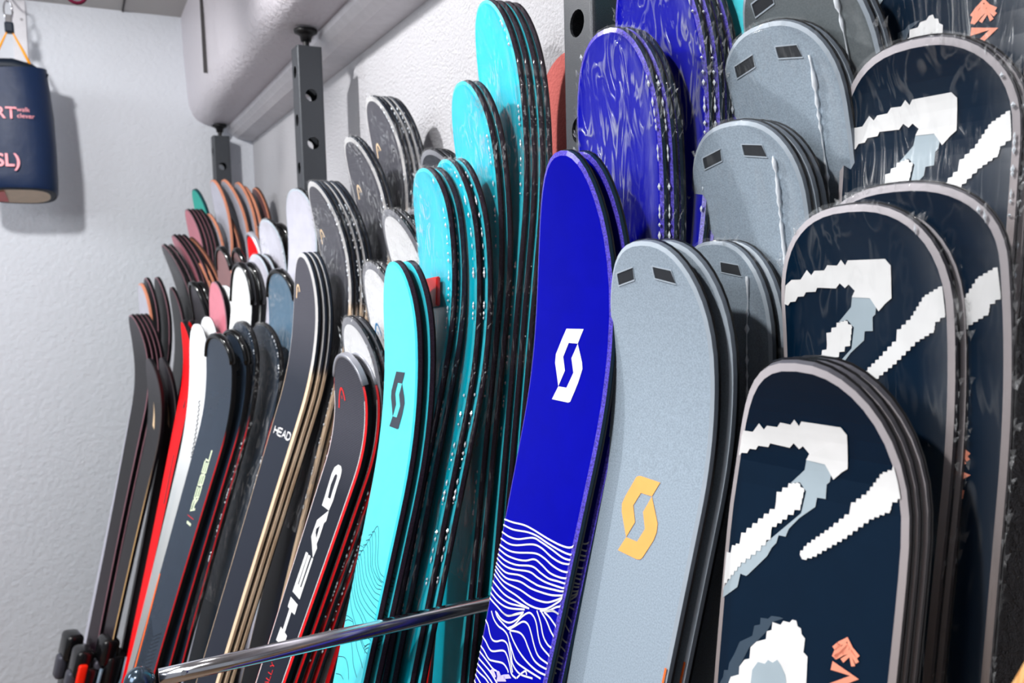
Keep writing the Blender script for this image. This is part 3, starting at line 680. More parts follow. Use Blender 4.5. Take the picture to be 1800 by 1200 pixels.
'arrow_top':[[.0704,.065],[.0559,.0624],[.0515,.0561],[.0514,.0477],[.0442,.0411],[.0483,.0376],[.045,.0344],[.0449,.0258],[.0412,.0226],[.0417,.0143],[.0376,.0105],[.0418,.0075],[.0382,.005],[.0383,-.0246],[.0429,-.0284],[.066,-.027],[.0695,-.0223],[.0754,-.0164],[.0659,-.0102],[.0652,.0044],[.0604,.0016],[.0557,.0062],[.0584,.0095],[.0547,.0136],[.0586,.0171],[.0578,.0334],[.0609,.0351],[.0612,.0439],[.0644,.0462],[.0647,.0518],[.0684,.0542],[.0689,.0592],[.0716,.0615]],
'arrow_shade':[[.0652,.0044],[.0659,-.0102],[.0709,-.0147],[.0776,-.0135],[.0797,-.0112],[.0899,-.0109],[.0903,-.0043],[.097,-.0035],[.1072,.0079],[.1168,.0156],[.1228,.0175],[.1232,.0233],[.1291,.0246],[.1334,.028],[.1404,.0312],[.1576,.0456],[.1593,.0474],[.159,.0525],[.1694,.054],[.181,.0671],[.1735,.0681],[.1547,.0559],[.1037,.007],[.0877,.0044],[.0821,.0096],[.0842,.0172],[.0726,.0059]],
'arrow_stem':[[.0826,.0121],[.088,.0056],[.1017,.0078],[.1106,.0177],[.1213,.0295],[.128,.0294],[.138,.0369],[.1539,.0531],[.1729,.0659],[.176,.0685],[.1536,.0692],[.1461,.0679],[.1459,.0628],[.1398,.0621],[.1358,.0554],[.1286,.0549],[.1149,.0412],[.1016,.0278],[.0925,.0279],[.0844,.0185]],
'arrow_right':[[.058,-.0643],[.0651,-.0515],[.0811,-.0405],[.091,-.0296],[.0968,-.0291],[.1078,-.0184],[.1253,.0001],[.1325,.0047],[.1351,.0026],[.1311,-.005],[.1137,-.0258],[.0966,-.0432],[.0879,-.057],[.0822,-.058],[.0766,-.0653]],
'peak_white':[[.246,.0554],[.2364,.0525],[.2321,.0457],[.2263,.0459],[.2199,.0421],[.2175,.0379],[.2092,.0379],[.2034,.0332],[.1992,.0258],[.1934,.0256],[.1913,.0219],[.1855,.0217],[.1853,.015],[.1819,.0131],[.1814,.008],[.1788,.0061],[.1785,.0029],[.182,.0015],[.1827,-.0012],[.1863,-.0021],[.1885,-.0051],[.198,-.0048],[.1999,-.0082],[.2206,-.0093]],
'peak_dark':[[.2492,.0636],[.2391,.0595],[.2338,.0591],[.2325,.0556],[.2272,.0552],[.2191,.0515],[.2085,.0477],[.2007,.0375],[.1929,.0365],[.1905,.0318],[.1856,.0319],[.1844,.0257],[.1815,.0231],[.1802,.0166],[.1803,.0133],[.1855,.0217],[.1934,.0256],[.2034,.0332],[.2095,.0389],[.2263,.0459],[.2321,.0457],[.2448,.0524]],
'peak_grey':[[.2379,.0348],[.2246,.0345],[.2173,.0304],[.2167,.0246],[.213,.0222],[.2136,.0183],[.2103,.0149],[.2128,.0117],[.2183,.0073],[.2264,.0054]],
'emblem':[[[.1877,-.0271],[.1833,-.0308],[.1785,-.036],[.1834,-.039],[.1874,-.0446]],[[.1833,-.0308],[.1935,-.0277]],[[.1935,-.0277],[.1814,-.0363]],[[.1886,-.033],[.1826,-.0373]],[[.1932,-.0285],[.1883,-.0338],[.1856,-.0392],[.1912,-.0443]],[[.1937,-.0336],[.188,-.0387],[.1944,-.0418]]],
'letter_n':[[.1992,-.0267],[.2012,-.0434],[.2137,-.0267],[.2156,-.0426]],
'slots':[[[.0241,.0412],[.0192,.0175],[.0286,.0183],[.0336,.0418]],[[.0181,-.0099],[.0208,-.0317],[.0303,-.0346],[.0269,-.0102]]],
'tag':[[.1454,.0513],[.1397,-.0358],[.1794,-.0372],[.1833,.0265]],
}

# ------------------------------------------------------------------ skis
# model: width at the shoulder, waist share, tip roundness
MODEL = {'blue': (.13, .8, 2.3), 'cyan': (.122, .78, 2.2), 'grey': (.135, .8, 2.4), 'black': (.14, .82, 2.4), 'red': (.115, .7, 2.1),
         'wood': (.125, .8, 2.2), 'dark': (.122, .78, 2.2), 'white': (.115, .75, 2.2), 'redb': (.11, .7, 2.2), 'end': (.115, .75, 2.2)}

THICK = {'black': .0080, 'grey': .0078, 'blue': .0078, 'red': .0088, 'wood': .0088, 'plank': .016}

def smooth01(a):
    a = min(1, max(0, a)); return a * a * (3 - 2 * a)

class Ski:
    """shape of one ski in its own frame: x across, y out of the top sheet, z along from the tail on the floor to the tip"""
    def __init__(s, p, model):
        s.xf, s.yf, s.al, s.k, s.psi, s.L, s.h, s.r, s.tl = p
        s.W, s.ws, s.p = MODEL[model]
        s.th = THICK.get(model, .010)
        ax = Vector((math.sin(s.al), s.k, 1)).normalized()
        n = Vector((-math.cos(s.psi), -math.sin(s.psi), 0)); n = (n - ax * n.dot(ax)).normalized()
        u = n.cross(ax)
        s.mw = Matrix(((u.x, n.x, ax.x, s.xf), (u.y, n.y, ax.y, s.yf), (u.z, n.z, ax.z, 0.012 * abs(n.z) + 0.001), (0, 0, 0, 1)))
        ts = [s.tl * (i / 12) ** 2 for i in range(13)]
        e = max(s.r, s.tl + 0.1)
        ts += [s.tl + (e - s.tl) * i / 9 for i in range(1, 10)]
        ts += [e + (s.L - 0.03 - e) * i / 8 for i in range(1, 9)]
        ts += [s.L - 0.012, s.L]
        s.ts = ts
    def hw(s, t):
        a = min(1, max(0, (s.tl - t) / s.tl))
        tip = max(0, 1 - a ** s.p) ** (1 / s.p)
        side = 1 - (1 - s.ws) * smooth01((t - s.tl) / (0.5 * s.L - s.tl))
        tail = 1 + 0.12 * smooth01((t - 0.6 * s.L) / (0.4 * s.L))
        e = s.L - t
        if e < 0.03: tail *= 0.72 + 0.28 * math.sqrt(max(0, 1 - ((0.03 - e) / 0.03) ** 2))
        return s.W / 2 * tip * side * tail
    def off(s, t):
        return s.h * max(0, (s.r - t) / s.r) ** 2.2
    def P(s, u, t, d=0.0):
        # d is measured along the local surface normal
        sl = s.h * 2.2 / s.r * max(0, (s.r - t) / s.r) ** 1.2
        q = 1 / math.sqrt(1 + sl * sl)
        return (u, s.off(t) + d * q, s.L - t - d * sl * q)
    def outline(s, inset=0.0, tmax=None):
        ts = [t for t in s.ts if tmax is None or t <= tmax]
        R = [(-s.hw(t), t) for t in reversed(ts)]; Lf = [(s.hw(t), t) for t in ts[1:]]
        O = R + Lf
        if not inset: return O
        out = []
        n = len(O)
        for i in range(n):
            a = O[max(i - 1, 0)]; b = O[min(i + 1, n - 1)]
            dx, dt = b[0] - a[0], b[1] - a[1]
            l = math.hypot(dx, dt) or 1
            nx, nt = -dt / l, dx / l       # pointing into the ski
            lim = min(inset, 0.8 * abs(O[i][0]) + 0.004) if inset > 0 else inset
            if i == n // 2: lim = inset
            x = O[i][0] + nx * lim
            if inset > 0 and O[i][0] * x < 0: x = 0.0
            out.append((x, O[i][1] + nt * lim))
        return out

def loft(loops, closed_end=True):
    n = len(loops[0]); vs = [p for l in loops for p in l]; fs = []
    for j in range(len(loops) - 1):
        for i in range(n - 1):
            fs.append((j*n+i, j*n+i+1, (j+1)*n+i+1, (j+1)*n+i))
        if closed_end: fs.append((j*n+n-1, j*n, (j+1)*n, (j+1)*n+n-1))
    return vs, fs

def cap_faces(n, base=0):
    fs = []
    for i in range(n // 2):
        a, b = base + i, base + i + 1
        c, d = base + n - 2 - i, base + n - 1 - i
        if b == c: fs.append((a, b, d))
        elif b < c: fs.append((a, b, c, d))
    return fs

def ski_body(S, root, st):
    """top sheet, rim and side wall, base with steel edge"""
    th = S.th; c = st.get('rim', 0.003)
    O0 = S.outline(c); O1 = S.outline(0)
    top = [S.P(u, t, 0.0) for u, t in O0]
    uv0 = [(u, t) for u, t in O0]
    n = len(O0)
    mesh('topsheet', top, [f[::-1] for f in cap_faces(n)], st['top'], root, uv=uv0)
    l1 = [S.P(u, t, -0.0016 if c < 0.005 else -0.0022) for u, t in O1]
    l2 = [S.P(u, t, -th + 0.0020) for u, t in O1]
    v, f = loft([top, l1, l2])
    k = len(f) // 2
    mesh('sidewall', v, f, [st['rimm'], st['wall']], root, mat_idx=[0] * k + [1] * (len(f) - k), uv=uv0 + [(u, t) for u, t in O1] * 2)
    O2 = S.outline(-0.0004)
    l3 = [S.P(u, t, -th + 0.0021) for u, t in O2]; l4 = [S.P(u, t, -th) for u, t in O2]
    v, f = loft([l3, l4])
    k = len(f)
    g = cap_faces(n, n)
    mesh('base', v, f + g, ['steel_edge' if st.get('edge') else 'black_base', 'black_base'], root, mat_idx=[0] * k + [1] * len(g))

def ski_guard(S, root, m, t_max, wide=0.009, k=1.0):
    """raised cap around the tip"""
    th = S.th
    sec = [(wide, 0.0002), (wide * .8, 0.0028 * k), (wide * .35, 0.0042 * k), (-0.0005, 0.0036 * k), (-0.0032 * k, 0.0), (-0.0032 * k, -th), (-0.001, -th - 0.0012 * k)]
    loops = []
    for ins, d in sec:
        O = S.outline(ins if ins > 0 else ins, t_max)
        loops.append([S.P(u, t, d) for u, t in O])
    v, f = loft(loops, False)
    n = len(loops[0]); k = len(sec)
    f.append(tuple(j * n for j in range(k))); f.append(tuple(j * n + n - 1 for j in range(k))[::-1])
    mesh('tip_guard', v, f, m, root, smooth=True)

def ski_film(S, root, m, rng, tmax=0.7, fringe=1.0):
    """thin clear shipping film drawn over tip and sides"""
    th = S.th
    ts = [t for t in S.ts if t <= tmax]
    O = S.outline(0, tmax)
    n = len(O)
    jit = [rng.uniform(0, 0.0016) for _ in O]
    def ring(off, d):
        Q = S.outline(off, tmax)
        return [S.P(u * (1 + jit[i] * 10), t - jit[i], d) for i, (u, t) in enumerate(Q)]
    l0 = ring(-0.0012, -th - 0.0006); l1 = ring(-0.0020, -0.004); l2 = ring(0.0035, 0.0024)
    vs = l0 + l1 + l2
    _, fs = loft([l0, l1, l2], False)
    nside = len(fs)
    # top surface between the two halves of the last ring
    rows = []
    K = 6
    h = n // 2
    base = len(vs)
    for i in range(1, h + 1):
        a, b = Vector(l2[h - i]), Vector(l2[h + i])
        row = [2 * n + h - i]
        for k in range(1, K):
            p = a.lerp(b, k / K)
            w = noise.noise(Vector((p.x * 60, p.z * 22, S.L * 7)))
            p.y += 0.0004 + 0.0012 * abs(w) * (1.3 if i < 16 else 0.6)
            vs.append(tuple(p)); row.append(len(vs) - 1)
        row.append(2 * n + h + i)
        rows.append(row)
    apex = 2 * n + h
    for k in range(K): fs.append((apex, rows[0][k], rows[0][k + 1]))
    for a, b in zip(rows, rows[1:]):
        for k in range(K): fs.append((a[k], b[k], b[k + 1], a[k + 1]))
    mesh('shrink_film', vs, fs, [m, 'clear_film_side'], root, smooth=True, mat_idx=[1] * (n - 1) + [0] * (len(fs) - n + 1))
    if fringe:
        # crumpled frill where the film is gathered at the tip and down the sides
        fv, ff = [], []
        Oq = S.outline(-0.001, min(tmax, 0.42))
        for i in range(len(Oq) - 1):
            u0, t0 = Oq[i]; u1, t1 = Oq[i + 1]
            steps = max(1, int(math.hypot(u1 - u0, t1 - t0) / 0.004))
            for q in range(steps):
                if rng.random() > 0.62 * fringe: continue
                a = q / steps
                u, t = u0 + (u1 - u0) * a, t0 + (t1 - t0) * a
                sgn = 1 if u > 0 else -1
                e = rng.uniform(0.0012, 0.0042) * (2.2 if rng.random() < 0.12 else 1)
                d = rng.uniform(-0.006, 0.002)
                b = len(fv)
                fv += [S.P(u, t, d), S.P(u + sgn * e, t - e * rng.uniform(0.1, 1), d + rng.uniform(-.002, .003)), S.P(u + sgn * e * .6, t + rng.uniform(.002, .006), d + rng.uniform(-.002, .003)), S.P(u, t + .003, d - .002)]
                ff += [(b, b + 1, b + 2), (b, b + 2, b + 3)]
        if ff: tag(mesh('film_frill', fv, ff, 'crumpled_film', root), kind='stuff')

def decal(S, root, name, polys, m, eps=0.0005, step=0.012):
    """flat print: polygons given as (distance from tip, offset across), laid on the curved top sheet"""
    bm = bmesh.new()
    for outer, hole in polys:
        loops = [[Vector((u, t, 0)) for t, u in outer]]
        if hole: loops.append([Vector((u, t, 0)) for t, u in hole])
        flat = [v for l in loops for v in l]
        vv = [bm.verts.new(v) for v in flat]
        for tri in tessellate_polygon(loops):
            try: bm.faces.new([vv[i] for i in tri])
            except ValueError: pass
    lo = min(v.co.y for v in bm.verts); hi = max(v.co.y for v in bm.verts)
    t = lo + step
    while t < hi and t < S.r + 0.02:
        bmesh.ops.bisect_plane(bm, geom=bm.verts[:] + bm.edges[:] + bm.faces[:], plane_co=(0, t, 0), plane_no=(0, 1, 0))
        t += step
    for v in bm.verts: v.co = Vector(S.P(v.co.x, v.co.y, eps))
    return from_bm(name, bm, m, root)

def strokes(S, root, name, lines, width, m, eps=0.0005, sm=True, clip=True):
    vs, fs = [], []
    for L in lines:
        P = [Vector((u, t, 0)) for t, u in L]
        if sm: P = catmull(P, 5)
        b0 = len(vs)
        for i, p in enumerate(P):
            d = (P[min(i + 1, len(P) - 1)] - P[max(i - 1, 0)])
            d = d.normalized() if d.length > 1e-9 else Vector((1, 0, 0))
            nn = Vector((-d.y, d.x, 0)) * width / 2
            for q in (p + nn, p - nn):
                u = q.x
                if clip:
                    lim = S.hw(q.y) - 0.0022; u = max(-lim, min(lim, u))
                vs.append(S.P(u, q.y, eps))
        for i in range(len(P) - 1):
            a = b0 + 2 * i; fs.append((a, a + 1, a + 3, a + 2))
    return mesh(name, vs, fs, m, root)

GLYPH = {'H': [[(0,0),(0,1)],[(1,0),(1,1)],[(0,.5),(1,.5)]], 'E': [[(1,0),(0,0),(0,1),(1,1)],[(0,.5),(.9,.5)]],
         'A': [[(0,0),(.5,1),(1,0)],[(.2,.35),(.8,.35)]], 'D': [[(0,0),(0,1),(.6,1),(1,.75),(1,.25),(.6,0),(0,0)]],
         'R': [[(0,0),(0,1),(.8,1),(1,.8),(1,.65),(.8,.5),(0,.5)],[(.5,.5),(1,0)]], 'L': [[(0,1),(0,0),(1,0)]],
         'Y': [[(0,1),(.5,.5),(1,1)],[(.5,.5),(.5,0)]], 'B': [[(0,0),(0,1),(.8,1),(.95,.8),(.8,.52),(0,.52)],[(.8,.52),(1,.3),(.85,0),(0,0)]]}
def lettering(text, quad, gap=0.3):
    """strokes for a word inside the quad bottom-left, bottom-right, top-right, top-left, corners as (t, u)"""
    n = len(text); out = []
    w = 1 / (n + gap * (n - 1))
    a, b, c, d = [Vector(q) for q in quad]
    for i, ch in enumerate(text):
        x0 = i * w * (1 + gap)
        for s in GLYPH[ch]:
            out.append([tuple((a.lerp(b, x0 + x * w)).lerp(d.lerp(c, x0 + x * w), y)) for x, y in s])
    return out

def stair(poly, step=0.0042):
    """turn slanting outlines into small square steps, the pixel look of the print"""
    out = []
    n = len(poly)
    for i in range(n):
        (t0, u0), (t1, u1) = poly[i], poly[(i + 1) % n]
        k = max(1, int(round(max(abs(t1 - t0), abs(u1 - u0)) / step)))
        if min(abs(t1 - t0), abs(u1 - u0)) < step * .3: k = 1
        for q in range(k):
            a, b = q / k, (q + 1) / k
            out.append((t0 + (t1 - t0) * a, u0 + (u1 - u0) * a))
            if k > 1: out.append((t0 + (t1 - t0) * (a + .15 / k), u0 + (u1 - u0) * (b - .1 / k)))
    return out

def place_logo(src, shift_t, shift_u, sc=1.0, mirror=False):
    pts = [p for l in src for p in l]
    ct = (min(p[0] for p in pts) + max(p[0] for p in pts)) / 2; cu = (min(p[1] for p in pts) + max(p[1] for p in pts)) / 2
    return [([(shift_t + (t - ct) * sc, shift_u + (u - cu) * sc) for t, u in l], None) for l in src]

def head_mark(S, root, m, key, dot, dt=0.0, du=0.0):
    line = [(t + dt, u + du) for t, u in PRINT[key]]
    strokes(S, root, 'emblem', [line], 0.0038, m)
    t, u = PRINT[dot]
    strokes(S, root, 'emblem_dot', [[(t + dt - .002, u + du), (t + dt + .003, u + du - .0005)]], 0.0022, m)

def pixel_arrow(S, root, coral=True):
    lim = lambda poly: [(t, max(-S.hw(max(t, .004)) + .0035, min(S.hw(max(t, .004)) - .0035, u))) for t, u in poly]
    decal(S, root, 'print_shade', [(lim(PRINT['arrow_shade']), None), (lim(PRINT['peak_grey']), None)], 'print_shade', 0.0008)
    decal(S, root, 'print_slate', [(lim(PRINT['peak_dark']), None)], 'print_slate', 0.0004)
    decal(S, root, 'print_arrow', [(lim(PRINT['arrow_top']), None), (lim(stair(PRINT['arrow_stem'])), None), (lim(stair(PRINT['arrow_right'], .0032)), None)], 'print_white', 0.0012)
    decal(S, root, 'print_peak', [(lim(PRINT['peak_white']), None)], 'print_white', 0.0006)
    if coral:
        strokes(S, root, 'emblem', PRINT['emblem'], 0.0030, 'print_coral', 0.0010, sm=False)
        strokes(S, root, 'lettering', [PRINT['letter_n']], 0.0062, 'print_coral', 0.0011, sm=False)

def slots(S, root):
    k = S.tl / 0.098
    for q in PRINT['slots']:
        o = decal(S, root, 'tip_slot', [([(t, u) for t, u in q], None)], 'slot_dark', 0.0004)
        ct = sum(p[0] for p in q) / 4; cu = sum(p[1] for p in q) / 4
        rim = [[(ct + (t - ct) * 1.06, cu + (u - cu) * 1.06) for t, u in q + q[:1]]]
        strokes(S, root, 'slot_rim', rim, 0.0011, 'grey_rim', 0.0009, sm=False)

def seam(S, root, rng, u0, t0=0.03, t1=0.55):
    pts, rad = [], []
    t = t0
    while t < t1:
        u = u0 + 0.004 * noise.noise(Vector((t * 14, u0 * 50, 0))) + 0.012 * (t - t0) * (-1)
        u = max(-S.hw(t) + .004, u)
        pts.append(S.P(u, t, 0.0022)); rad.append(rng.uniform(0.0006, 0.0026) if rng.random() < .6 else 0.0004)
        t += 0.0045
    v, f = tube(pts, rad, 5)
    mesh('film_seam', v, f, 'film_bead', root, smooth=True)

def edge_sparkle(S, root, rng, side=-1, t0=0.015, t1=0.6):  # pale little beads stand in for the sparkle along the film edge
    vs, fs = [], []
    t = t0
    while t < t1:
        if rng.random() < .5 and noise.noise(Vector((t * 9, S.L * 5, side))) > -.12:
            u = side * (S.hw(t) - .0022)
            a = rng.uniform(.0008, .0022); b = rng.uniform(.0012, .0048)
            n = len(vs)
            c = S.P(u, t, .0026)
            vs += [S.P(u - a, t, .0022), S.P(u, t - b, .0022), S.P(u + a, t, .0022), S.P(u, t + b, .0022), S.P(u, t, .0022 + a)]
            fs += [(n, n + 1, n + 4), (n + 1, n + 2, n + 4), (n + 2, n + 3, n + 4), (n + 3, n, n + 4)]
        t += rng.uniform(.003, .010)
    tag(mesh('film_sparkle', vs, fs, 'film_bead', root), kind='stuff')

# ---- looks of the stacks
ST = {
 'navy': dict(top='navy_gloss', rimm='rim_taupe', wall='wall_taupe', rim=0.0045),
 'grey': dict(top='grey_speckle', rimm='grey_rim', wall='grey_wall', rim=0.003),
 'greydark': dict(top='grey_dark', rimm='grey_rim', wall='grey_wall', rim=0.003),
 'blue': dict(top='blue_gloss', rimm='blue_rim', wall='blue_wall', rim=0.004),
 'cyandeep': dict(top='cyan_deep', rimm='cyan_rim', wall='cyan_wall', rim=0.004),
 'cyan': dict(top='cyan_gloss', rimm='cyan_rim', wall='cyan_wall', rim=0.004),
 'ribs': dict(top='charcoal_ribs', rimm='red_rim', wall='black_wall', rim=0.004),
 'snow': dict(top='white_top', rimm='smoke_rim', wall='smoke_wall', rim=0.009),
 'smoke': dict(top='dark_glass', rimm='smoke_rim', wall='smoke_wall', rim=0.006),
 'oak': dict(top='navy_hatch', rimm='wood_rim', wall='wood_wall', rim=0.007),
 'slate': dict(top='slate_top', rimm='red_line_rim', wall='black_wall', rim=0.0028),
 'slateblue': dict(top='slate_blue_top', rimm='red_line_rim', wall='black_wall', rim=0.0028),
 'pale': dict(top='pale_grey_top', rimm='black_wall', wall='black_wall', rim=0.003),
 'white': dict(top='white_fade', rimm='white_rim', wall='white_rim', rim=0.003),
 'red': dict(top='red_top', rimm='black_wall', wall='black_wall', rim=0.003),
 'ink': dict(top='ink_top', rimm='pink_rim', wall='black_wall', rim=0.003),
 'inktan': dict(top='ink_top', rimm='tan_line_rim', wall='black_wall', rim=0.0035),
 'copper': dict(top='mauve_top', rimm='copper_rim', wall='copper_rim', rim=0.004),
 'brown': dict(top='brown_top', rimm='copper_rim', wall='copper_wall', rim=0.004),
 'clear': dict(top='pale_wrap_top', rimm='copper_rim', wall='copper_rim', rim=0.004),
 'silver': dict(top='pale_wrap_top', rimm='grey_rim', wall='black_wall', rim=0.004),
 'rose': dict(top='rose_top', rimm='pink_rim', wall='black_wall', rim=0.003),
 'teal': dict(top='teal_top', rimm='teal_wall', wall='teal_wall', rim=0.003),
}
# stack: model, look, film (0 none, 1 wrapped, 2 lightly wrapped), name of the thing
LOOK = {
 'black': ('black', 'navy', 0, 'freeride_ski'), 'A2': ('black', 'navy', 1, 'freeride_ski'), 'A2c': ('black', 'navy', 1, 'freeride_ski'),
 'A3': ('black', 'navy', 1, 'freeride_ski'), 'A4': ('black', 'navy', 1, 'freeride_ski'),
 'grey': ('grey', 'grey', 0, 'touring_ski'), 'B1c': ('grey', 'grey', 2, 'touring_ski'), 'B2': ('grey', 'grey', 2, 'touring_ski'),
 'B3': ('grey', 'grey', 2, 'touring_ski'), 'B4': ('grey', 'greydark', 2, 'touring_ski'),
 'blue': ('blue', 'blue', 0, 'freeride_ski'), 'C2': ('blue', 'blue', 1, 'freeride_ski'), 'C3': ('blue', 'blue', 1, 'freeride_ski'), 'C4': ('cyan', 'cyan', 0, 'freeride_ski'),
 'cyan': ('cyan', 'cyan', 0, 'freeride_ski'), 'D2': ('cyan', 'cyandeep', 1, 'freeride_ski'), 'D2c': ('cyan', 'cyandeep', 1, 'freeride_ski'),
 'D3': ('cyan', 'cyandeep', 1, 'freeride_ski'), 'D4': ('cyan', 'cyandeep', 1, 'freeride_ski'),
 'red': ('red', 'ribs', 0, 'carving_ski'), 'E2': ('red', 'snow', 1, 'carving_ski'), 'E3': ('red', 'snow', 1, 'carving_ski'), 'E4': ('red', 'snow', 1, 'carving_ski'),
 'E5': ('red', 'smoke', 1, 'carving_ski'), 'E6': ('red', 'smoke', 1, 'carving_ski'), 'E7': ('red', 'smoke', 1, 'carving_ski'),
 'wood': ('wood', 'oak', 0, 'freeride_ski'), 'F2': ('wood', 'oak', 1, 'freeride_ski'), 'F3': ('wood', 'oak', 1, 'freeride_ski'), 'F4': ('wood', 'oak', 1, 'freeride_ski'),
 'dark': ('dark', 'slate', 0, 'carving_ski'), 'G2': ('dark', 'slate', 0, 'carving_ski'), 'G3a': ('dark', 'slate', 1, 'carving_ski'), 'G3': ('dark', 'slate', 1, 'carving_ski'),
 'G4': ('dark', 'slateblue', 1, 'carving_ski'), 'G7': ('dark', 'silver', 2, 'carving_ski'), 'G5': ('dark', 'pale', 0, 'carving_ski'), 'G5c': ('dark', 'silver', 2, 'carving_ski'),
 'G6': ('dark', 'silver', 1, 'carving_ski'), 'G6b': ('dark', 'pale', 1, 'carving_ski'), 'G6c': ('dark', 'silver', 1, 'carving_ski'),
 'white': ('white', 'white', 0, 'carving_ski'), 'H1b': ('white', 'white', 1, 'carving_ski'), 'H2': ('white', 'white', 1, 'carving_ski'), 'H2b': ('white', 'rose', 0, 'carving_ski'),
 'redb': ('redb', 'red', 0, 'carving_ski'), 'H3': ('white', 'ink', 0, 'carving_ski'), 'H4': ('white', 'brown', 0, 'carving_ski'), 'H4b': ('white', 'brown', 0, 'carving_ski'), 'H5': ('white', 'red', 0, 'carving_ski'),
 'I2': ('end', 'inktan', 0, 'carving_ski'), 'I2b': ('end', 'inktan', 0, 'carving_ski'), 'end': ('end', 'ink', 0, 'carving_ski'),
 'I3': ('end', 'clear', 0, 'carving_ski'), 'I3b': ('end', 'ink', 0, 'carving_ski'), 'I3c': ('end', 'ink', 0, 'carving_ski'), 'H6': ('end', 'ink', 0, 'carving_ski'),
 'I4': ('end', 'ink', 2, 'carving_ski'), 'I5': ('end', 'rose', 0, 'carving_ski'), 'I5c': ('end', 'copper', 0, 'carving_ski'), 'I5b': ('end', 'brown', 0, 'carving_ski'),
 'I6': ('end', 'rose', 0, 'carving_ski'), 'I8': ('end', 'clear', 2, 'carving_ski'), 'I9': ('end', 'clear', 0, 'carving_ski'), 'I13': ('end', 'brown', 0, 'carving_ski'),
 'I10': ('end', 'clear', 0, 'carving_ski'), 'I14': ('end', 'clear', 0, 'carving_ski'), 'I11': ('end', 'copper', 0, 'carving_ski'), 'I12': ('end', 'brown', 0, 'carving_ski'), 'I7': ('end', 'teal', 0, 'carving_ski'),
}
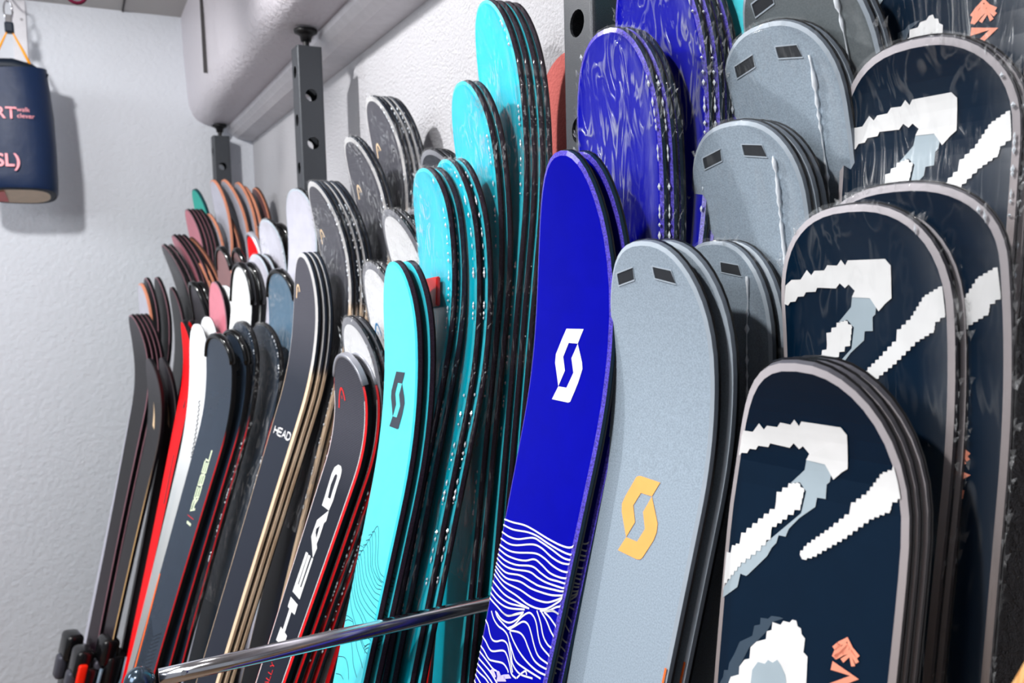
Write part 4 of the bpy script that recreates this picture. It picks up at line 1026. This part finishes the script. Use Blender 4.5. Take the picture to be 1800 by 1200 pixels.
# what the stacks are called; the keys of one entry are counted through from the front
NAMES = [
 (['black'], 'wide navy pixel-arrow ski in the shortest stack at far right', 'navy skis at far right'),
 (['A2', 'A2c'], 'wrapped navy pixel-arrow ski in the middle-height stack at far right', 'navy skis at far right'),
 (['A3'], 'tall wrapped navy pixel-arrow ski behind the middle navy stack', 'navy skis at far right'),
 (['A4'], 'tallest navy ski with tip above the frame and coral emblem at top right', 'navy skis at far right'),
 (['grey', 'B1c'], 'grey slotted ski of the shortest grey stack, beside the blue ski', 'grey slotted skis'),
 (['B2'], 'wrapped grey slotted ski of the middle-height grey stack', 'grey slotted skis'),
 (['B3'], 'tall wrapped grey slotted ski behind the middle grey stack', 'grey slotted skis'),
 (['B4'], 'tallest dark grey ski with its tip above the frame', 'grey slotted skis'),
 (['blue'], 'short blue ski in front of the wrapped blue skis', 'blue skis'),
 (['C2'], 'crinkle-wrapped blue ski of the middle-height blue stack beside the near post', 'blue skis'),
 (['C3'], 'tallest blue ski with its tip above the frame behind the wrapped blue stack', 'blue skis'),
 (['C4'], 'lone turquoise ski behind the tallest blue skis, tip above the frame', None),
 (['cyan'], 'unwrapped short turquoise ski in front of the wrapped turquoise skis', 'turquoise skis'),
 (['D2', 'D2c'], 'wrapped turquoise ski of the second-shortest turquoise stack', 'turquoise skis'),
 (['D3'], 'wrapped turquoise ski of the second-tallest turquoise pair', 'turquoise skis'),
 (['D4'], 'wrapped turquoise ski of the tallest turquoise stack, reaching the top of the frame', 'turquoise skis'),
 (['red'], 'charcoal ribbed ski with red edge and silver tip guard, left of turquoise ski', 'red-edged charcoal skis'),
 (['E2'], 'wrapped white-faced ski right behind the red-edged charcoal pair', 'wrapped white-faced skis'),
 (['E3'], 'wrapped white-faced ski of middle height left of the unwrapped turquoise ski', 'wrapped white-faced skis'),
 (['E4'], 'tallest wrapped white-faced ski beside the short wrapped turquoise stack', 'wrapped white-faced skis'),
 (['E5'], 'smoke-dark wrapped ski with rim showing just above the turquoise front tips', 'wrapped smoke-dark skis'),
 (['E6'], 'smoke-dark wrapped ski between tall white-faced ski and wrapped turquoise stack', None),
 (['E7'], 'tallest smoke-dark wrapped ski left of the tall turquoise skis', 'wrapped smoke-dark skis'),
 (['wood'], 'unwrapped navy ski with pale wood edges and small gold emblem', 'wood-edged skis'),
 (['F2'], 'wrapped wood-edged ski of the shorter wrapped stack behind the gold-emblem ski', 'wood-edged skis'),
 (['F3'], 'wrapped wood-edged ski of the second-tallest pair right of the middle post', 'wood-edged skis'),
 (['F4'], 'wrapped wood-edged ski of the tallest stack against the bright wall', 'wood-edged skis'),
 (['dark'], 'slate blue ski with black tip guard and pale lime lettering', None),
 (['G2'], 'slate ski with black tip guard right behind the lime-lettered ski', None),
 (['G3a'], 'narrow wrapped slate ski between black-guarded slate ski and wide wrapped ski', None),
 (['G3'], 'wide wrapped slate ski with crumpled film, left of the gold-emblem ski', None),
 (['G4'], 'wrapped steel-blue ski standing behind the wide wrapped slate ski', None),
 (['G7'], 'plain pale grey ski beside the middle post, left of wrapped wood-edged stack', None),
 (['G5'], 'pale grey ski with glossy black tip guard', 'black-guarded pale skis'),
 (['G5c'], 'silvery ski tip just behind the pale pair with black guards', 'silvery wrapped skis'),
 (['G6'], 'silvery wrapped ski, leftmost of the tall silver bundle', None),
 (['G6b'], 'silvery wrapped ski with black tip guard in the tall silver bundle', None),
 (['G6c'], 'silvery crumple-wrapped ski at the right of the tall silver bundle', None),
 (['white'], 'glossy white ski beside the plain red ski', None),
 (['H1b'], 'wrapped white ski tip right behind the glossy white ski', None),
 (['H2b'], 'rose ski tip peeking out left of the wrapped tall white ski', None),
 (['H2'], 'tall wrapped white ski left of the pale black-guarded pair', None),
 (['redb'], 'plain bright red ski left of the glossy white ski', 'red-topped skis'),
 (['H3'], 'dark mauve ski with black guard behind the red ski', 'dark mauve skis'),
 (['H4'], 'brown ski with shiny dark tip guard, left one of two brown guarded tips', None),
 (['H4b'], 'brown ski with shiny dark tip guard, right one of two brown guarded tips', None),
 (['H5'], 'bright red ski tip with grey guard beside the silver bundle', None),
 (['I2'], 'dark curved ski with tan stripe, front of the shortest pair at far left', None),
 (['I2b'], 'dark curved ski with tan stripe, rear of the shortest pair at far left', None),
 (['end'], 'dark ski of the outermost stack against the end wall at far left', 'outermost dark skis'),
 (['I3'], 'clear-wrapped ski with copper edge just above the outermost dark stack', None),
 (['I3b'], 'dark ski with black rim right of the lowest copper-edged ski', None),
 (['I3c'], 'second dark ski right of the lowest copper-edged ski', None),
 (['H6'], 'dark ski tip behind the bright red ski, guard-less', None),
 (['I4'], 'wrapped dark-rimmed ski at left edge of the far cluster', 'far dark-rimmed skis'),
 (['I5'], 'rose ski with dark edge in the far cluster, lower row', 'lower row of far rose skis'),
 (['I5c'], 'mauve ski with copper edge in the lower far row', 'far copper-edged mauve skis'),
 (['I5b'], 'orange-brown ski tip at right of the lower far rose row', None),
 (['I6'], 'rose ski with dark edge in the far cluster below the teal ski', 'upper row of far rose skis'),
 (['I8'], 'clear-wrapped pale ski with copper edge right of the upper rose row', None),
 (['I9'], 'tall clear-wrapped ski with copper edge, leftmost before the farthest post', None),
 (['I13'], 'brown ski tip in front of the tall copper-edged skis', None),
 (['I10'], 'tall clear-wrapped ski with copper edge, second before the farthest post', None),
 (['I14'], 'clear-wrapped copper-edged ski tip at right side of the farthest post', None),
 (['I11'], 'tall mauve ski with copper edge right of the farthest post', None),
 (['I12'], 'rightmost brown copper-edged ski of the far cluster', None),
 (['I7'], 'plain teal ski tip, alone against the end wall', None),
]
ORD = ['front', 'second', 'third', 'fourth', 'fifth', 'sixth']
INFO = {}
for keys, desc, grp in NAMES:
    tot = sum(1 for k, i, p in SKIS if k in keys)
    c = 0
    for k in keys:
        for i in range(sum(1 for kk, ii, pp in SKIS if kk == k)):
            INFO[(k, i)] = (desc if tot == 1 else '%s %s' % (ORD[c], desc), grp)
            c += 1
SPECIAL = {('grey', 0): 'front grey ski with two tip slots and an orange S-shaped logo',
           ('blue', 0): 'front royal blue ski with white S-shaped logo and white contour lines',
           ('cyan', 0): 'front unwrapped turquoise ski with dark S-shaped logo and thin contour lines',
           ('red', 0): 'front charcoal ribbed ski with big white lettering, red edge and silver tip guard',
           ('D2', 0): 'wrapped turquoise ski carrying a small red tag',
           ('wood', 0): 'front navy ski with pale wood edges, gold emblem and small white lettering',
           ('black', 0): 'front navy ski at far right with white pixel arrow and coral emblem'}

def finish_ski(key, S, root, rng, first):
    """prints, guards and film of one kind of ski"""
    model, look, wrapf, _ = LOOK[key]
    hot = first
    if look == 'navy':
        if key in ('black', 'A2', 'A3', 'A2c', 'A4'): pixel_arrow(S, root)
    if key == 'grey':
        slots(S, root)
        decal(S, root, 's_logo', [(l, None) for l in PRINT['s_logo_grey']], 'print_peach')
        e = [[(t, -S.hw(t) + .0020) for t in [0.325 + .04 * i for i in range(25)]]]
        strokes(S, root, 'edge_stripe', e, 0.0022, 'print_orange', 0.0006, clip=False)
    if key in ('B1c', 'B2', 'B3', 'B4'):
        slots(S, root)
        seam(S, root, rng, -S.W * 0.30)
    if key == 'blue':
        decal(S, root, 's_logo', [(l, None) for l in PRINT['s_logo']], 'print_white')
        strokes(S, root, 'contour_lines', PRINT['wave_lines'], 0.0017, 'print_white', 0.0004)
        decal(S, root, 'flower_print', [(l, None) for l in PRINT['petals']], 'print_lilac', 0.0007)
    if key == 'cyan':
        q = PRINT['s_logo_cyan_corners']
        ct = (min(p[0] for p in q) + max(p[0] for p in q)) / 2; cu = (min(p[1] for p in q) + max(p[1] for p in q)) / 2
        src = PRINT['s_logo']; pts = [p for l in src for p in l]
        sc = (max(p[0] for p in q) - min(p[0] for p in q)) / (max(p[0] for p in pts) - min(p[0] for p in pts))
        decal(S, root, 's_logo', place_logo(src, ct, cu, sc), 'print_dark')
        strokes(S, root, 'contour_lines', PRINT['contour_lines'], 0.0008, 'print_line', 0.0004)
    if key == 'red':
        ski_guard(S, root, 'silver_guard', 0.044, 0.0045, 0.3)
        decal(S, root, 'lettering', [(a, b) for a, b in PRINT['head']], 'print_white')
        strokes(S, root, 'small_lettering', lettering('RALLY', PRINT['rally'][::-1], .35), 0.0016, 'print_red', sm=False)
        head_mark(S, root, 'print_red', 'head_mark_red', 'head_dot_red')
        for sg in (-1, 1):
            strokes(S, root, 'pinstripe', [[(t, sg * (S.hw(t) - .0052)) for t in [0.06 + .04 * i for i in range(30)]]], 0.0016, 'print_white')
    if key in ('E2', 'E3', 'E4'):
        head_mark(S, root, 'print_blue', 'head_mark_red', 'head_dot_red', 0.035 if key != 'E2' else 0.06, 0.0)
    if key in ('wood', 'F2', 'F3', 'F4'):
        head_mark(S, root, 'print_gold', 'head_mark_gold', 'head_dot_gold', 0.0 if key == 'wood' else 0.02)
        if key == 'wood':
            strokes(S, root, 'lettering', lettering('HEAD', PRINT['head_small_quad'], .28), 0.0034, 'print_white', sm=False)
    if key in ('dark', 'G2', 'G5', 'G6b', 'G4', 'H4', 'H4b', 'H5', 'H3'):
        gm = 'silver_guard' if key in ('H5',) else 'guard_black'
        ski_guard(S, root, gm, S.tl * (0.95 if key not in ('H4', 'H4b') else .6), 0.007)
    if key == 'dark':
        strokes(S, root, 'lettering', lettering('REBEL', PRINT['gtext'][::-1], .12), 0.0050, 'print_lime', sm=False)
        strokes(S, root, 'red_bar', [PRINT['gmark_red']], 0.0014, 'print_red', sm=False)
        strokes(S, root, 'pale_bar', [PRINT['gmark_pale']], 0.006, 'print_lime', sm=False)
        strokes(S, root, 'edge_flash', [[(0.56 + .02 * i, S.hw(0.56 + .02 * i) - .0035 - .0008 * i) for i in range(16)]], 0.006, 'print_orange', 0.0005)
        strokes(S, root, 'chevron_lines', [[(0.66 + .009 * i, S.hw(.6) - .02), (0.69 + .009 * i, 0.0), (0.67 + .009 * i, -0.03)] for i in range(16)], 0.0012, 'print_black', 0.0004, sm=False)
    if key == 'white':
        pts = [[(0.19 + .006 * i, -0.030 + (.007 if i % 2 else -.005) - .0002 * i) for i in range(26)]]
        strokes(S, root, 'script_lettering', pts, 0.0035, 'print_black')
        strokes(S, root, 'fine_hatching', [[(0.42 + .012 * i, S.hw(.5) - .012), (0.44 + .012 * i, 0.01)] for i in range(22)], 0.0012, 'print_shade', sm=False)
    if key == 'redb':
        decal(S, root, 'black_flash', [([(.20, -.018), (.245, -.006), (.232, -.02), (.25, -.03)], None), ], 'print_black')
        decal(S, root, 'black_bar', [([(.37, -.012), (.36, -.02), (.50, -.026), (.51, -.016)], None)], 'print_black')
    if key in ('I2', 'I2b'):
        decal(S, root, 'gold_flash', [([(.12, .004), (.16, -.006), (.20, -.012), (.19, .006), (.16, .004)], None)], 'print_gold')
    if wrapf == 1:
        edge_sparkle(S, root, rng, -1, 0.015, 0.22 if look == 'navy' else 0.6)
        if look in ('blue', 'oak', 'snow', 'smoke'): edge_sparkle(S, root, rng, 1, 0.01, 0.2)
        ski_film(S, root, 'clear_film_dark' if look == 'navy' else 'clear_film', rng)
    elif wrapf == 2:
        ski_film(S, root, 'clear_film_soft', rng, fringe=0.25)

PROTO = {}
def copy_tree(o, parent=None):
    c = o.copy(); COL.objects.link(c)
    if parent: c.parent = parent
    for ch in list(o.children): copy_tree(ch, c)
    return c

SKI_OBJ = {}
for key, idx, par in SKIS:
    model, look, wrapf, nm = LOOK[key]
    S = Ski(par, model)
    same = key in PROTO and all(abs(a - b) < 6e-4 for a, b in zip(par[5:], PROTO[key][1][5:]))
    if not same:
        root = empty(nm, S.mw)
        rng = random.Random(sum(map(ord, key)) + idx)
        ski_body(S, root, ST[look])
        finish_ski(key, S, root, rng, True)
        if idx == 0: PROTO[key] = (root, par)
    else:
        src = PROTO[key][0]
        root = copy_tree(src)
        root.matrix_world = S.mw
        # the skis of a stack are never quite level: slide this one along its own length a little
        if key not in ('grey', 'black', 'cyan'):
            rr = random.Random(idx * 31 + len(key) + ord(key[0]))
            root.location.y += rr.uniform(-.004, .004)
    lab, grp = INFO[(key, idx)]
    lab = SPECIAL.get((key, idx), lab)
    tag(root, lab, 'ski', grp)
    SKI_OBJ[(key, idx)] = (root, S)

# red tag stuck on the wrapped turquoise ski
root, S = SKI_OBJ[('D2', 0)]
q = PRINT['tag']
bm = bmesh.new()
lo = [bm.verts.new(S.P(u, t, 0.0042)) for t, u in q]; hi = [bm.verts.new(S.P(u, t, 0.0105)) for t, u in q]
bm.faces.new(hi); bm.faces.new(lo[::-1])
for i in range(4): bm.faces.new((lo[i], lo[(i + 1) % 4], hi[(i + 1) % 4], hi[i]))
bmesh.ops.bevel(bm, geom=bm.edges[:], offset=0.0015, segments=2, affect='EDGES')
tag(from_bm('price_tag', bm, 'tag_red', root), 'red tag')

# ------------------------------------------------------------------ ski bindings on the outermost skis (bottom left)
def make_binding(S, root, t, lever):
    def blob(name, u0, u1, t0, t1, d0, d1, m, bev):
        bm = bmesh.new(); bm_box(bm, (u0, d0, t0), (u1, d1, t1), bev, 3)
        for v in bm.verts: v.co = Vector(S.P(v.co.x, v.co.z, v.co.y))
        return from_bm(name, bm, m, root, smooth=True)
    blob('heel_piece', -.042, .042, t, t + .15, .0004, .066, 'binding_black', .018)
    blob('heel_cup', -.036, .036, t - .045, t + .035, .032, .082, 'binding_black', .015)
    blob('heel_spring', -.020, .020, t + .02, t + .09, .062, .090, 'binding_grey', .010)
    if lever: blob('release_lever', -.046, -.030, t - .01, t + .06, .050, .074, 'binding_red', .006)
    v, f = tube([S.P(-.052, t + .0, .016), S.P(-.058, t + .06, .02), S.P(-.05, t + .12, .03), S.P(-.02, t + .16, .034), S.P(.02, t + .16, .034), S.P(.05, t + .12, .03), S.P(.058, t + .06, .02), S.P(.052, t, .016)], .005, 8)
    mesh('brake_arm', v, f, 'binding_slate', root, smooth=True)
    blob('plate', -.030, .030, t + .12, t + .42, .0004, .018, 'binding_grey', .004)
    blob('toe_piece', -.034, .034, t + .36, t + .48, .010, .06, 'binding_black', .014)

for key, idx, t in (('end', 0, 1.0), ('I2', 0, 0.885), ('I2b', 0, 0.86)):
    root, S = SKI_OBJ[(key, idx)]
    make_binding(S, root, t, key == 'I2')

# ------------------------------------------------------------------ natural wood board at the lower right corner
MODEL['plank'] = (.16, .9, 2.3)
S = Ski((0.20, 0.14, 0.16, 0.02, 0.35, 1.372, 0.02, 0.15, 0.14), 'plank')
root = empty('wooden_board', S.mw)
ski_body(S, root, dict(top='pine_top', rimm='pine_top', wall='pine_top', rim=0.003))
tag(root, 'natural pine board with rounded top in the lower right corner', 'board')

# ------------------------------------------------------------------ chrome divider bar, square to the wall
bar = empty('divider_bar', loc=(0.038, 0.985, 1.0625))
tag(bar, 'polished chrome divider bar in front of the turquoise skis, dark ball end', 'bar')
path = [(0.02, 0, 0), (0.10, 0, 0), (0.20, 0, 0), (0.30, 0, 0), (0.38, 0, 0), (0.43, 0.0, 0)]
path += [(0.43 + 0.05 * math.sin(a), 0, -0.05 * (1 - math.cos(a))) for a in [i * math.pi / 16 for i in range(1, 9)]]
path += [(0.48, 0, -0.2), (0.48, 0, -0.6), (0.48, 0, -1.055)]
v, f = tube(path, 0.0098, 24); mesh('tube', v, f, 'chrome', bar, smooth=True)
v, f = tube([(0.045, -.0092, .0035), (0.045, -.0108, .0042)], .003, 10); mesh('rivet', v, f, 'chrome', bar)
bm = bmesh.new(); bmesh.ops.create_uvsphere(bm, u_segments=24, v_segments=16, radius=0.0165)
from_bm('ball_end', bm, 'chrome_cap', bar, smooth=True)
vs, fs = tube([(0.48, 0, -1.062), (0.48, 0, -1.056), (0.48, 0, -1.050)], [0.03, 0.03, 0.012], 24); mesh('floor_flange', vs, fs, 'chrome', bar, smooth=True)

# ------------------------------------------------------------------ hanging bag at the top left
bag = empty('hanging_bag', loc=(-0.135, 3.22, 1.80))
tag(bag, 'navy roll-up bag with pink lettering hanging from an orange cord', 'bag')
prof = [(0.0, .0, .94), (0.012, .010, .99), (0.05, .012, 1.0), (0.16, .006, 1.0), (0.26, .0, .97), (0.33, -.002, .93), (0.37, -.004, .90), (0.40, 0, .87)]
vs, fs = [], []; n = 36
RX, RY = 0.112, 0.085
def bag_ring(z, k, j):
    out = []
    for i in range(n):
        a = 2 * math.pi * i / n
        c, s = math.cos(a), math.sin(a)
        e = 0.75
        x = RX * k * math.copysign(abs(c) ** e, c); y = RY * k * math.copysign(abs(s) ** e, s)
        w = noise.noise(Vector((x * 14, y * 14, z * 9))) * 0.006
        zz = z + (0.03 * x / RX * 0.4 if z > .3 else 0) - (0.020 * y / RY * max(0, 1 - z / .16))
        out.append((x + w * c, y + w * s, zz))
    return out
for z, w, k in prof: vs += bag_ring(z, k, w)
for j in range(len(prof) - 1):
    for i in range(n):
        fs.append((j*n+i, j*n+(i+1) % n, (j+1)*n+(i+1) % n, (j+1)*n+i))
mesh('fabric_body', vs, fs, 'bag_navy', bag, smooth=True)
# closed top: flattened roll
tv, tf = tube([(-.098, -.02, .402), (-.05, -.022, .412), (0, -.024, .414), (.05, -.022, .404), (.098, -.018, .385)], [.014, .022, .024, .022, .012], 14)
mesh('rolled_top', tv, tf, 'bag_navy_dark', bag, smooth=True)
ring = bag_ring(0.395, .87, 0)
mesh('top_cover', ring + [(0, 0, .40)], [(i, (i + 1) % n, n) for i in range(n)], 'bag_navy_dark', bag)
ring = bag_ring(0.001, .90, 0); inner = [(x * .86, y * .86, z * .86 - .003) for x, y, z in ring]
mesh('bottom_rim', bag_ring(0.004, .95, 0) + ring + inner, [(i, (i + 1) % n, n + (i + 1) % n, n + i) for i in range(n)] + [(n + i, n + (i + 1) % n, 2*n + (i + 1) % n, 2*n + i) for i in range(n)], 'bag_navy_dark', bag)
mesh('bottom_label', inner, [tuple(range(n))], 'bag_label', bag)
mesh('red_label_panel', [(-.08, -.045, .0055), (-.045, -.055, .0075), (-.04, .05, -.0165), (-.08, .045, -.0155)], [(0, 1, 2, 3)], 'bag_label_red', bag)

def bag_surface(x, z):
    # front side of the bag (towards the camera, -y)
    k = 1.0
    for (z0, _, k0), (z1, _, k1) in zip(prof, prof[1:]):
        if z0 <= z <= z1: k = k0 + (k1 - k0) * (z - z0) / (z1 - z0)
    q = min(.999, abs(x) / (RX * k))
    c = q ** (1 / .75); s = math.sqrt(1 - c * c)
    return -RY * k * s ** .75
def bag_text(txt, x, z, size, name, m='bag_print', bold=0.0, align='LEFT'):
    cu = bpy.data.curves.new(name, 'FONT'); cu.body = txt; cu.size = size; cu.offset = bold; cu.align_x = align
    t = bpy.data.objects.new(name, cu); COL.objects.link(t)
    dg = bpy.context.evaluated_depsgraph_get()
    me = bpy.data.meshes.new_from_object(t.evaluated_get(dg))
    bpy.data.objects.remove(t)
    bm = bmesh.new(); bm.from_mesh(me); bpy.data.meshes.remove(me)
    bmesh.ops.triangulate(bm, faces=bm.faces[:])
    bmesh.ops.subdivide_edges(bm, edges=[e for e in bm.edges if e.calc_length() > .008], cuts=2)
    for v in bm.verts:
        X = x + v.co.x; Zz = z + v.co.y
        v.co = Vector((X, bag_surface(X, Zz) - .0075, Zz))
    from_bm(name, bm, m, bag)
bag_text('RT', .006, .235, .052, 'lettering', bold=0.0006, align='RIGHT')
bag_text('walk', .006, .258, .020, 'small_lettering')
bag_text('clever', .006, .238, .020, 'small_lettering')
bag_text('HSL)', .008, .085, .056, 'lettering', bold=0.0012, align='RIGHT')
# cord, toggle, snap hook and hanger
v, f = tube([(0.060, -.03, .40), (0.035, -.03, .46), (0.0, -.03, .535), (-.035, -.03, .46), (-.06, -.03, .405)], .0042, 8)
mesh('cord', v, f, 'cord_orange', bag, smooth=True)
bm = bmesh.new(); bm_box(bm, (-.013, -.046, .515), (.013, -.014, .548), .005, 2); from_bm('cord_toggle', bm, 'bag_navy_dark', bag)
loop = [(.0 + .012 * math.cos(a), -.03, .585 + .032 * math.sin(a)) for a in [i * 2 * math.pi / 20 for i in range(20)]]
v, f = tube(loop + loop[:1], .0028, 8); mesh('snap_hook', v, f, 'chrome', bag, smooth=True)
bm = bmesh.new(); bm_box(bm, (-.010, -.038, .545), (.010, -.022, .572), .003, 2); from_bm('hook_swivel', bm, 'chrome', bag)
v, f = tube([(0, .222, .70), (0, .10, .66), (0, -.03, .645), (0, -.036, .62), (0, -.03, .612)], .003, 8); mesh('wall_hook', v, f, 'chrome', bag, smooth=True)
# white mounting strip on the end wall behind the bag, with screws
strip = empty('mounting_strip', loc=(-.115, YE, 2.0))
tag(strip, 'narrow white strip screwed to the end wall behind the bag', 'strip')
bm = bmesh.new(); bm_box(bm, (-.022, -.008, 0), (.022, -.0005, ZC - 2.005), .002); from_bm('strip_body', bm, 'trim_white', strip)
for z in (.06, .43):
    v, f = tube([(.008, -.0075, z), (.008, -.0095, z)], .005, 12); mesh('screw', v, f, 'steel_edge', strip)
# plum snap hook hanging under the ceiling
hook = empty('hanging_carabiner', loc=(0.046, 2.3, 2.205))
tag(hook, 'plum coloured carabiner hanging under the ceiling left of the beam', 'carabiner')
loop = [(.024 * math.cos(a), 0, -.002 + .03 * math.sin(a)) for a in [i * 2 * math.pi / 20 for i in range(20)]]
v, f = tube(loop + loop[:1], .0042, 8); mesh('frame', v, f, 'plum_anodised', hook, smooth=True)
v, f = tube([(0, 0, .026), (0, 0, .294)], .0016, 8); mesh('hanging_wire', v, f, 'steel_black', hook)
